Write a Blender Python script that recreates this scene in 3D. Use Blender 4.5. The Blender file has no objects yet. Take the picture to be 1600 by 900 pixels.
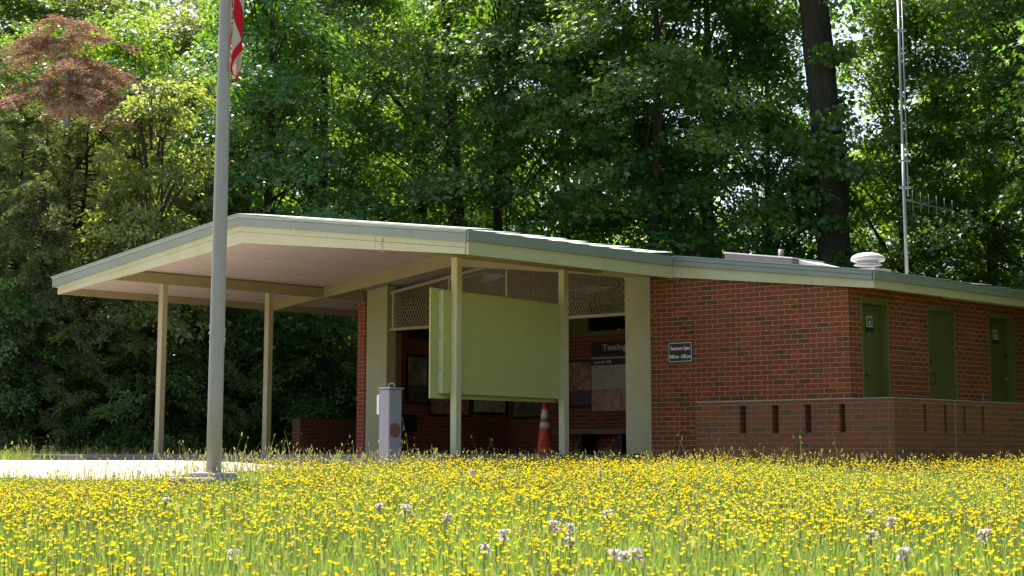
import bpy, bmesh, math, random
import numpy as np
from mathutils import Vector, Matrix

random.seed(7)
rng = np.random.default_rng(11)
scene = bpy.context.scene
COL = scene.collection

# ------------------------------------------------------------------ camera
CAM = np.array([13.2864, -21.0413, -0.0516])
YAW, PITCH, ROLL, FPX, PPY = -0.744145, 0.155138, 0.00104, 2873.68, 266.9
FWD = np.array([math.sin(YAW), math.cos(YAW)])
RGT = np.array([math.cos(YAW), -math.sin(YAW)])


def uD(u, D):
    """ground position seen at photo column u (of 1600), D metres ahead of the camera"""
    L = (u - 800.0) / FPX * D
    p = CAM[:2] + FWD * D + RGT * L
    return float(p[0]), float(p[1])


def zAt(v, D):
    return -0.0516 + (715.0 - v) / FPX * D * 1.0


cam_d = bpy.data.cameras.new('camera')
cam = bpy.data.objects.new('camera', cam_d)
COL.objects.link(cam)
cam_d.sensor_width = 36.0
cam_d.lens = FPX / 1600.0 * 36.0
cam_d.shift_y = -(450.0 - PPY) / 1600.0
cam_d.clip_start = 0.1
cam_d.clip_end = 2000
fw = Vector((math.sin(YAW) * math.cos(PITCH), math.cos(YAW) * math.cos(PITCH), math.sin(PITCH)))
rt = Vector((math.cos(YAW), -math.sin(YAW), 0.0))
up = rt.cross(fw)
r2 = rt * math.cos(ROLL) + up * math.sin(ROLL)
u2 = -rt * math.sin(ROLL) + up * math.cos(ROLL)
M = Matrix((r2, u2, -fw)).transposed().to_4x4()
M.translation = Vector(CAM)
cam.matrix_world = M
cam_d.dof.use_dof = True
cam_d.dof.focus_distance = 23.0
cam_d.dof.aperture_fstop = 9.0
scene.camera = cam

# ------------------------------------------------------------------ light
SUN_EL = math.radians(60)
sun_h = np.array([-0.94, 0.34])
sun_h /= np.linalg.norm(sun_h)
sdir = Vector((sun_h[0] * math.cos(SUN_EL), sun_h[1] * math.cos(SUN_EL), math.sin(SUN_EL)))
world = bpy.data.worlds.new('World')
scene.world = world
world.use_nodes = True
nt = world.node_tree
for n in list(nt.nodes):
    nt.nodes.remove(n)
sky = nt.nodes.new('ShaderNodeTexSky')
sky.sky_type = 'NISHITA'
sky.sun_disc = False
sky.sun_elevation = SUN_EL
sky.sun_rotation = math.atan2(sun_h[0], sun_h[1])
sky.air_density = 1.0
sky.dust_density = 3.0
sky.ozone_density = 1.0
bgn = nt.nodes.new('ShaderNodeBackground')
bgn.inputs['Strength'].default_value = 0.10
out = nt.nodes.new('ShaderNodeOutputWorld')
nt.links.new(sky.outputs[0], bgn.inputs[0])
nt.links.new(bgn.outputs[0], out.inputs[0])
sd = bpy.data.lights.new('sun', 'SUN')
sd.energy = 4.8
sd.angle = math.radians(0.5)
sd.color = (1.0, 0.95, 0.86)
so = bpy.data.objects.new('sun', sd)
COL.objects.link(so)
so.rotation_euler = sdir.to_track_quat('Z', 'Y').to_euler()
so.location = (0, 0, 40)

scene.view_settings.view_transform = 'Standard'
scene.view_settings.look = 'None'
scene.view_settings.exposure = 1.6
scene.view_settings.gamma = 1.0
scene.cycles.max_bounces = 8
scene.cycles.diffuse_bounces = 5
scene.cycles.transmission_bounces = 5
scene.cycles.caustics_reflective = False
scene.cycles.caustics_refractive = False
scene.cycles.use_denoising = True
try:
    scene.cycles.denoiser = 'OPENIMAGEDENOISE'
except Exception:
    pass


# ------------------------------------------------------------------ materials
class NT:
    def __init__(s, name):
        s.m = bpy.data.materials.new(name)
        s.m.use_nodes = True
        s.t = s.m.node_tree
        for n in list(s.t.nodes):
            s.t.nodes.remove(n)
        s.o = s.n('ShaderNodeOutputMaterial')

    def n(s, typ, **kw):
        x = s.t.nodes.new(typ)
        for k, v in kw.items():
            setattr(x, k, v)
        return x

    def l(s, a, b):
        s.t.links.new(a, b)

    def math(s, op, a, b=None):
        x = s.n('ShaderNodeMath', operation=op)
        for i, q in enumerate((a, b)):
            if q is None:
                continue
            if isinstance(q, (int, float)):
                x.inputs[i].default_value = q
            else:
                s.l(q, x.inputs[i])
        return x.outputs[0]

    def mix(s, fac, a, b, blend='MIX'):
        x = s.n('ShaderNodeMix', data_type='RGBA', blend_type=blend)
        for idx, q in ((0, fac), (6, a), (7, b)):
            if isinstance(q, (int, float)):
                x.inputs[idx].default_value = q
            elif isinstance(q, tuple):
                x.inputs[idx].default_value = (q[0], q[1], q[2], 1)
            else:
                s.l(q, x.inputs[idx])
        return x.outputs[2]

    def ramp(s, fac, stops):
        x = s.n('ShaderNodeValToRGB')
        e = x.color_ramp.elements
        while len(e) < len(stops):
            e.new(0.5)
        for i, (p, c) in enumerate(stops):
            e[i].position = p
            e[i].color = (c[0], c[1], c[2], 1)
        s.l(fac, x.inputs[0])
        return x.outputs[0]

    def noise(s, vec, scale, detail=4, rough=0.6):
        x = s.n('ShaderNodeTexNoise')
        x.inputs['Scale'].default_value = scale
        x.inputs['Detail'].default_value = detail
        x.inputs['Roughness'].default_value = rough
        if vec is not None:
            s.l(vec, x.inputs['Vector'])
        return x.outputs[0]

    def pos(s):
        return s.n('ShaderNodeNewGeometry').outputs['Position']

    def obj(s):
        return s.n('ShaderNodeTexCoord').outputs['Object']

    def scaled(s, vec, v):
        x = s.n('ShaderNodeVectorMath', operation='MULTIPLY')
        s.l(vec, x.inputs[0])
        x.inputs[1].default_value = v
        return x.outputs[0]

    def pbr(s, col, rough=0.6, metal=0.0, bump=None, bstr=0.3, bdist=0.01, spec=0.5):
        p = s.n('ShaderNodeBsdfPrincipled')
        if isinstance(col, tuple):
            p.inputs['Base Color'].default_value = (col[0], col[1], col[2], 1)
        else:
            s.l(col, p.inputs['Base Color'])
        if isinstance(rough, (int, float)):
            p.inputs['Roughness'].default_value = rough
        else:
            s.l(rough, p.inputs['Roughness'])
        p.inputs['Metallic'].default_value = metal
        p.inputs['Specular IOR Level'].default_value = spec
        if bump is not None:
            b = s.n('ShaderNodeBump')
            b.inputs['Strength'].default_value = bstr
            b.inputs['Distance'].default_value = bdist
            s.l(bump, b.inputs['Height'])
            s.l(b.outputs[0], p.inputs['Normal'])
        s.l(p.outputs[0], s.o.inputs[0])
        return s.m


def paint(name, base, alt=None, stain=None, rough=0.55, grain=(2, 2, 40), amt=0.25):
    t = NT(name)
    v = t.pos()
    a = alt or tuple(c * 0.82 for c in base)
    n1 = t.noise(v, 1.7, 5)
    c = t.mix(t.ramp(n1, [(0.35, (0, 0, 0)), (0.7, (1, 1, 1))]), base, a)
    n2 = t.noise(t.scaled(v, (3, 3, 0.35)), 6, 5, 0.7)
    st = stain or tuple(c_ * 0.55 for c_ in base)
    f = t.math('MULTIPLY', t.ramp(n2, [(0.58, (0, 0, 0)), (0.78, (1, 1, 1))]), amt)
    c = t.mix(f, c, st)
    nb = t.noise(t.scaled(v, grain), 12, 3)
    return t.pbr(c, rough, bump=nb, bstr=0.15, bdist=0.004)


MAT = {}
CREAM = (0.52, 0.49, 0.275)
MAT['cream'] = paint('cream_paint', CREAM, (0.46, 0.42, 0.22), (0.24, 0.20, 0.09), amt=0.45)
MAT['cream_board'] = paint('cream_weathered_board', (0.51, 0.495, 0.31), (0.50, 0.43, 0.215), (0.22, 0.165, 0.075), amt=0.6)
MAT['trim'] = paint('grey_green_trim_paint', (0.245, 0.265, 0.215), (0.22, 0.24, 0.19), (0.13, 0.14, 0.105), rough=0.45)
MAT['drip'] = paint('pale_drip_edge_paint', (0.34, 0.36, 0.28), (0.30, 0.32, 0.24), (0.18, 0.19, 0.14), rough=0.45)
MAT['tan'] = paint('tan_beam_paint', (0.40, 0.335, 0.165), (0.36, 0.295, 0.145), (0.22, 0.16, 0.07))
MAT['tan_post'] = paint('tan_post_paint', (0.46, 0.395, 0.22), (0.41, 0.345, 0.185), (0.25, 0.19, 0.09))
MAT['board'] = paint('olive_display_board_paint', (0.41, 0.42, 0.135), (0.38, 0.39, 0.12), (0.28, 0.28, 0.09), rough=0.6, amt=0.1)
MAT['board_edge'] = paint('display_board_lit_edge', (0.44, 0.45, 0.24), (0.40, 0.40, 0.20), (0.3, 0.28, 0.14))  # paler than the board: brighter light on the front-facing edge put into colour
MAT['door'] = paint('dark_olive_door_paint', (0.082, 0.094, 0.014), (0.072, 0.084, 0.013), (0.06, 0.08, 0.03), rough=0.5)
MAT['door_frame'] = paint('olive_door_frame_paint', (0.115, 0.13, 0.02), (0.105, 0.12, 0.018), (0.08, 0.10, 0.04), rough=0.5)


def mk_ceiling():
    t = NT('pinkish_plank_ceiling')
    v = t.pos()
    sx = t.n('ShaderNodeSeparateXYZ')
    t.l(v, sx.inputs[0])
    fr = t.math('FRACT', t.math('MULTIPLY', sx.outputs[0], 1 / 0.135))
    groove = t.math('LESS_THAN', fr, 0.07)
    pid = t.math('FLOOR', t.math('MULTIPLY', sx.outputs[0], 1 / 0.135))
    wn = t.n('ShaderNodeTexWhiteNoise', noise_dimensions='1D')
    t.l(pid, wn.inputs['W'])
    c = t.mix(wn.outputs[0], (0.85, 0.67, 0.57), (0.92, 0.74, 0.64))
    n1 = t.noise(t.scaled(v, (6, 0.7, 1)), 3, 5)
    c = t.mix(t.math('MULTIPLY', n1, 0.35), c, (0.70, 0.53, 0.43))
    c = t.mix(t.math('MULTIPLY', groove, 0.6), c, (0.30, 0.21, 0.17))
    h = t.math('SUBTRACT', 1.0, groove)
    return t.pbr(c, 0.6, bump=h, bstr=0.4, bdist=0.006)


MAT['ceiling'] = mk_ceiling()


def mk_brick(name, reds, mortar, dirt=0.0, L=0.2032, H=0.0677, olive=0.16):
    t = NT(name)
    uv = t.n('ShaderNodeUVMap', uv_map='UVMap').outputs[0]
    s = t.n('ShaderNodeSeparateXYZ')
    t.l(uv, s.inputs[0])
    u, v = s.outputs[0], s.outputs[1]
    row = t.math('FLOOR', t.math('DIVIDE', v, H))
    odd = t.math('ABSOLUTE', t.math('MODULO', row, 2.0))
    shift = t.math('MULTIPLY', t.math('SUBTRACT', 1.0, odd), 0.5)
    uu = t.math('ADD', t.math('DIVIDE', u, L), shift)
    col = t.math('FLOOR', uu)
    fu = t.math('MULTIPLY', t.math('FRACT', uu), L)
    fv = t.math('MULTIPLY', t.math('FRACT', t.math('DIVIDE', v, H)), H)
    # wobble of the joints
    nz = t.noise(t.pos(), 40, 2)
    wob = t.math('MULTIPLY', t.math('SUBTRACT', nz, 0.5), 0.004)
    m = 0.0043
    du = t.math('MINIMUM', fu, t.math('SUBTRACT', L, fu))
    dv = t.math('MINIMUM', fv, t.math('SUBTRACT', H, fv))
    d = t.math('ADD', t.math('MINIMUM', du, dv), wob)
    mask = t.n('ShaderNodeMapRange')
    t.l(d, mask.inputs[0])
    mask.inputs[1].default_value = m - 0.0012
    mask.inputs[2].default_value = m + 0.0012
    brick = mask.outputs[0]
    cv = t.n('ShaderNodeCombineXYZ')
    t.l(col, cv.inputs[0])
    t.l(row, cv.inputs[1])
    wn = t.n('ShaderNodeTexWhiteNoise', noise_dimensions='3D')
    t.l(cv.outputs[0], wn.inputs['Vector'])
    r = wn.outputs[0]
    c = t.ramp(r, [(0.0, reds[0]), (0.35, reds[1]), (0.62, reds[2]), (1.0 - olive, reds[1]), (1.0 - olive + 0.02, reds[3]), (1.0, reds[4])])
    nn = t.noise(t.pos(), 55, 4, 0.7)
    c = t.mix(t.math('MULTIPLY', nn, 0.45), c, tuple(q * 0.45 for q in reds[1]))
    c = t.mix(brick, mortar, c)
    if dirt > 0:
        nd = t.noise(t.pos(), 1.6, 5, 0.65)
        f = t.math('MULTIPLY', t.ramp(nd, [(0.35, (0, 0, 0)), (0.65, (1, 1, 1))]), dirt)
        c = t.mix(f, c, (0.12, 0.066, 0.03))
    h = t.math('ADD', brick, t.math('MULTIPLY', nn, 0.25))
    return t.pbr(c, 0.85, bump=h, bstr=0.7, bdist=0.008, spec=0.25)


REDS = [(0.275, 0.058, 0.017), (0.215, 0.05, 0.018), (0.33, 0.074, 0.02), (0.095, 0.048, 0.018), (0.125, 0.066, 0.024)]
MAT['brick'] = mk_brick('red_brick', REDS, (0.42, 0.29, 0.165), olive=0.18, dirt=0.32)
MAT['brick_pale'] = mk_brick('bright_red_brick', [(0.42, 0.09, 0.04), (0.36, 0.08, 0.04), (0.47, 0.12, 0.05), (0.2, 0.1, 0.055), (0.25, 0.12, 0.06)], (0.52, 0.40, 0.29), olive=0.08)
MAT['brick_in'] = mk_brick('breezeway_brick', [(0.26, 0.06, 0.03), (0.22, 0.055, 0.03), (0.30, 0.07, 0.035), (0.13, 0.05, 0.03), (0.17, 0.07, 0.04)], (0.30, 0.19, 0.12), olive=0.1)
MAT['brick_low'] = mk_brick('weathered_brick', [(0.20, 0.052, 0.025), (0.155, 0.047, 0.027), (0.225, 0.06, 0.027), (0.08, 0.047, 0.028), (0.095, 0.058, 0.036)], (0.23, 0.15, 0.095), dirt=0.5, L=0.245, H=0.0677, olive=0.12)


def mk_concrete(name, a, b, sc=2.0):
    t = NT(name)
    v = t.pos()
    n1 = t.noise(v, sc, 6, 0.7)
    n2 = t.noise(v, 60, 3, 0.7)
    c = t.mix(n1, a, b)
    c = t.mix(t.math('MULTIPLY', n2, 0.3), c, tuple(q * 0.6 for q in a))
    return t.pbr(c, 0.85, bump=n2, bstr=0.25, bdist=0.004, spec=0.3)


MAT['concrete'] = mk_concrete('pale_path_concrete', (0.47, 0.42, 0.385), (0.38, 0.345, 0.315))
MAT['slab'] = mk_concrete('grey_floor_concrete', (0.17, 0.15, 0.155), (0.13, 0.115, 0.12))
MAT['footing'] = mk_concrete('footing_concrete', (0.36, 0.33, 0.32), (0.27, 0.25, 0.24), 5)


def simple(name, col, rough=0.5, metal=0.0, nscale=0, amt=0.3, alt=None, spec=0.5):
    t = NT(name)
    if nscale:
        n1 = t.noise(t.pos(), nscale, 5, 0.65)
        c = t.mix(t.math('MULTIPLY', t.ramp(n1, [(0.4, (0, 0, 0)), (0.7, (1, 1, 1))]), amt), col, alt or tuple(q * 0.5 for q in col))
        return t.pbr(c, rough, metal, bump=n1, bstr=0.1, bdist=0.003, spec=spec)
    return t.pbr(col, rough, metal, spec=spec)


MAT['roof'] = simple('pale_roofing', (0.42, 0.44, 0.40), 0.6, 0.0, 3, 0.4, (0.30, 0.31, 0.28))
MAT['black'] = simple('black_metal', (0.012, 0.012, 0.014), 0.4)
MAT['dark'] = simple('dark_brown_panel', (0.02, 0.013, 0.012), 0.5)
MAT['steel'] = simple('galvanised_steel', (0.27, 0.285, 0.31), 0.55, 0.4, 8, 0.35, (0.26, 0.27, 0.3))
MAT['fee'] = simple('grey_lavender_metal_paint', (0.26, 0.24, 0.27), 0.5, 0.15, 5, 0.45, (0.19, 0.185, 0.20))
MAT['fee_white'] = simple('white_label_plate', (0.62, 0.66, 0.72), 0.5)
MAT['rust'] = simple('rusty_steel', (0.16, 0.065, 0.04), 0.85, 0.1, 25, 0.6, (0.10, 0.05, 0.035))
MAT['stain'] = simple('rust_stain', (0.36, 0.20, 0.10), 0.8, 0, 40, 0.6, (0.55, 0.45, 0.27))
MAT['white'] = simple('white_paint', (0.8, 0.8, 0.78), 0.5)
MAT['vent'] = simple('pale_ventilator_metal', (0.50, 0.48, 0.49), 0.45, 0.2, 9, 0.3, (0.45, 0.43, 0.45))
MAT['curb'] = simple('mauve_roof_metal', (0.155, 0.13, 0.14), 0.5, 0.1, 6, 0.3)
MAT['pole'] = None
MAT['orange'] = simple('orange_cone_rubber', (0.68, 0.045, 0.012), 0.5, 0, 20, 0.35, (0.40, 0.03, 0.01))
MAT['collar'] = simple('reflective_white_collar', (0.72, 0.68, 0.58), 0.4, 0, 30, 0.3, (0.55, 0.5, 0.4))
MAT['bench'] = simple('worn_bench_wood', (0.20, 0.14, 0.07), 0.7, 0, 12, 0.5)
MAT['mesh'] = simple('tan_expanded_metal', (0.52, 0.45, 0.28), 0.55)
MAT['well'] = simple('white_skylight_well', (0.68, 0.70, 0.62), 0.6)
MAT['letter'] = simple('cream_lettering', (0.85, 0.81, 0.72), 0.6)
MAT['letter_dim'] = simple('grey_lettering', (0.6, 0.52, 0.46), 0.6)
MAT['brown_sign'] = simple('dark_brown_sign_face', (0.028, 0.018, 0.014), 0.45)
MAT['sign_edge'] = simple('pale_sign_border', (0.50, 0.46, 0.42), 0.5)


def mk_pole():
    t = NT('weathered_flagpole_paint')
    v = t.pos()
    n1 = t.noise(v, 4, 5)
    c = t.mix(n1, (0.41, 0.34, 0.33), (0.35, 0.295, 0.28))
    n2 = t.noise(t.scaled(v, (5, 5, 46)), 1.6, 4, 0.6)
    n3 = t.noise(t.scaled(v, (1, 1, 1.0)), 9, 2)
    f = t.math('MULTIPLY', t.ramp(n2, [(0.66, (0, 0, 0)), (0.7, (1, 1, 1))]), t.ramp(n3, [(0.5, (0, 0, 0)), (0.6, (0.9, 0.9, 0.9))]))
    c = t.mix(f, c, (0.13, 0.12, 0.11))
    return t.pbr(c, 0.55, 0.0, bump=n1, bstr=0.2, bdist=0.004)


MAT['pole'] = mk_pole()


def mk_glass(name, tint=(0.75, 0.82, 0.80)):
    t = NT(name)
    tr = t.n('ShaderNodeBsdfTransparent')
    tr.inputs[0].default_value = (*tint, 1)
    gl = t.n('ShaderNodeBsdfGlossy')
    gl.inputs['Roughness'].default_value = 0.03
    mx = t.n('ShaderNodeMixShader')
    mx.inputs[0].default_value = 0.09
    t.l(tr.outputs[0], mx.inputs[1])
    t.l(gl.outputs[0], mx.inputs[2])
    t.l(mx.outputs[0], t.o.inputs[0])
    return t.m


MAT['glass'] = mk_glass('clerestory_glass')


def mk_frost():
    t = NT('milky_skylight_dome')
    a = t.n('ShaderNodeBsdfDiffuse')
    a.inputs[0].default_value = (0.40, 0.46, 0.52, 1)
    b = t.n('ShaderNodeBsdfTranslucent')
    b.inputs[0].default_value = (0.55, 0.64, 0.74, 1)
    mx = t.n('ShaderNodeMixShader')
    mx.inputs[0].default_value = 0.6
    t.l(a.outputs[0], mx.inputs[1])
    t.l(b.outputs[0], mx.inputs[2])
    t.l(mx.outputs[0], t.o.inputs[0])
    return t.m


MAT['frost'] = mk_frost()


def mk_leaf(name, stops, trans, tfac=0.45, rough=0.45, gloss=0.06):
    """random colour per leaf; light passes through the leaf"""
    t = NT(name)
    g = t.n('ShaderNodeNewGeometry')
    r = g.outputs['Random Per Island']
    c = t.ramp(r, stops)
    oi = t.n('ShaderNodeObjectInfo')
    hs = t.n('ShaderNodeHueSaturation')
    t.l(c, hs.inputs['Color'])
    t.l(t.math('ADD', 0.485, t.math('MULTIPLY', oi.outputs['Random'], 0.03)), hs.inputs['Hue'])
    t.l(t.math('ADD', 0.8, t.math('MULTIPLY', oi.outputs['Random'], 0.4)), hs.inputs['Value'])
    df = t.n('ShaderNodeBsdfDiffuse')
    t.l(hs.outputs[0], df.inputs[0])
    tl = t.n('ShaderNodeBsdfTranslucent')
    tc = t.mix(r, trans, tuple(q * 0.6 for q in trans))
    t.l(tc, tl.inputs[0])
    mx = t.n('ShaderNodeMixShader')
    mx.inputs[0].default_value = tfac
    t.l(df.outputs[0], mx.inputs[1])
    t.l(tl.outputs[0], mx.inputs[2])
    gl = t.n('ShaderNodeBsdfGlossy')
    gl.inputs['Roughness'].default_value = rough
    m2 = t.n('ShaderNodeMixShader')
    m2.inputs[0].default_value = gloss
    t.l(mx.outputs[0], m2.inputs[1])
    t.l(gl.outputs[0], m2.inputs[2])
    t.l(m2.outputs[0], t.o.inputs[0])
    return t.m


MAT['leaf_dark'] = mk_leaf('dark_green_broad_leaf', [(0, (0.04, 0.11, 0.022)), (0.5, (0.064, 0.165, 0.033)), (0.9, (0.10, 0.20, 0.04)), (1, (0.14, 0.19, 0.04))], (0.25, 0.47, 0.03), 0.48, rough=0.38, gloss=0.055)
MAT['leaf_mid'] = mk_leaf('fresh_green_broad_leaf', [(0, (0.045, 0.115, 0.024)), (0.6, (0.072, 0.17, 0.032)), (1, (0.13, 0.21, 0.04))], (0.36, 0.56, 0.03), 0.5, rough=0.38, gloss=0.05)
MAT['leaf_yellow'] = mk_leaf('yellow_green_young_and_sunlit_leaf', [(0, (0.09, 0.14, 0.03)), (0.6, (0.15, 0.20, 0.045)), (1, (0.24, 0.27, 0.09))], (0.46, 0.55, 0.06), 0.5)  # back row trees and deep shrubs use it as backlight put into colour
MAT['leaf_cedar'] = mk_leaf('grey_green_cedar_needle', [(0, (0.085, 0.115, 0.035)), (0.6, (0.14, 0.175, 0.055)), (1, (0.22, 0.24, 0.09))], (0.30, 0.36, 0.06), 0.35, gloss=0.04)
MAT['leaf_dead'] = mk_leaf('rust_brown_dead_needle', [(0, (0.25, 0.14, 0.09)), (0.6, (0.36, 0.205, 0.135)), (1, (0.46, 0.32, 0.23))], (0.36, 0.19, 0.10), 0.25, gloss=0.02)
MAT['leaf_shrub'] = mk_leaf('understory_leaf', [(0, (0.055, 0.125, 0.028)), (0.6, (0.085, 0.175, 0.036)), (1, (0.15, 0.22, 0.05))], (0.34, 0.50, 0.04), 0.46)
MAT['grass'] = mk_leaf('meadow_grass_blade', [(0, (0.13, 0.23, 0.02)), (0.55, (0.19, 0.31, 0.028)), (0.8, (0.24, 0.34, 0.045)), (0.9, (0.33, 0.34, 0.12)), (1, (0.52, 0.46, 0.26))], (0.38, 0.50, 0.05), 0.43, gloss=0.07)
MAT['stalk'] = mk_leaf('pale_seeding_grass', [(0, (0.17, 0.21, 0.05)), (0.5, (0.32, 0.31, 0.11)), (1, (0.46, 0.40, 0.20))], (0.45, 0.45, 0.12), 0.4, gloss=0.03)
MAT['stem'] = mk_leaf('flower_stem_green', [(0, (0.07, 0.12, 0.025)), (1, (0.12, 0.16, 0.04))], (0.12, 0.18, 0.03), 0.25)
MAT['petal'] = mk_leaf('buttercup_yellow_petal', [(0, (0.78, 0.53, 0.005)), (0.6, (0.84, 0.62, 0.008)), (1, (0.86, 0.70, 0.03))], (0.84, 0.62, 0.006), 0.45, gloss=0.0)
MAT['sage'] = mk_leaf('lavender_white_petal', [(0, (0.52, 0.42, 0.52)), (1, (0.72, 0.64, 0.70))], (0.6, 0.5, 0.6), 0.35, gloss=0.02)
MAT['sage_dark'] = simple('purplish_calyx', (0.10, 0.06, 0.05), 0.7)


def mk_bark(name, a, b):
    t = NT(name)
    v = t.obj()
    n1 = t.noise(t.scaled(v, (7, 7, 1.1)), 2.2, 6, 0.7)
    n2 = t.noise(v, 1.2, 3)
    c = t.mix(t.ramp(n1, [(0.35, (0, 0, 0)), (0.65, (1, 1, 1))]), a, b)
    c = t.mix(t.math('MULTIPLY', n2, 0.4), c, (0.05, 0.055, 0.03))
    return t.pbr(c, 0.9, bump=n1, bstr=0.9, bdist=0.03, spec=0.2)


MAT['bark'] = mk_bark('dark_ridged_bark', (0.018, 0.014, 0.011), (0.055, 0.042, 0.033))
MAT['bark_grey'] = mk_bark('silver_dead_wood', (0.22, 0.19, 0.17), (0.40, 0.36, 0.33))


def mk_ground():
    t = NT('meadow_and_forest_floor')
    v = t.pos()
    n1 = t.noise(v, 0.9, 5)
    n2 = t.noise(v, 14, 4, 0.7)
    meadow = t.mix(n2, (0.055, 0.085, 0.018), (0.12, 0.13, 0.045))
    litter = t.mix(n2, (0.055, 0.038, 0.024), (0.12, 0.085, 0.055))
    sx = t.n('ShaderNodeSeparateXYZ')
    t.l(v, sx.inputs[0])
    D = t.math('ADD', t.math('MULTIPLY', sx.outputs[0], float(FWD[0])), t.math('MULTIPLY', sx.outputs[1], float(FWD[1])))
    D = t.math('ADD', D, t.math('MULTIPLY', n1, 3.0))
    d0 = float(CAM[:2] @ FWD)
    mr = t.n('ShaderNodeMapRange')
    t.l(D, mr.inputs[0])
    mr.inputs[1].default_value = d0 + 33.0
    mr.inputs[2].default_value = d0 + 36.0
    c = t.mix(mr.outputs[0], meadow, litter)
    return t.pbr(c, 0.95, bump=n2, bstr=0.6, bdist=0.03, spec=0.1)


MAT['ground'] = mk_ground()


# ------------------------------------------------------------------ object helpers
def tag(o, label=None, cat=None, group=None, kind=None):
    if label:
        o['label'] = label
    if cat:
        o['category'] = cat
    if group:
        o['group'] = group
    if kind:
        o['kind'] = kind
    return o


def empty(name, loc, label, cat, group=None, rz=0.0):
    o = bpy.data.objects.new(name, None)
    o.empty_display_size = 0.2
    COL.objects.link(o)
    o.location = loc
    o.rotation_euler = (0, 0, rz)
    return tag(o, label, cat, group)


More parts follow.
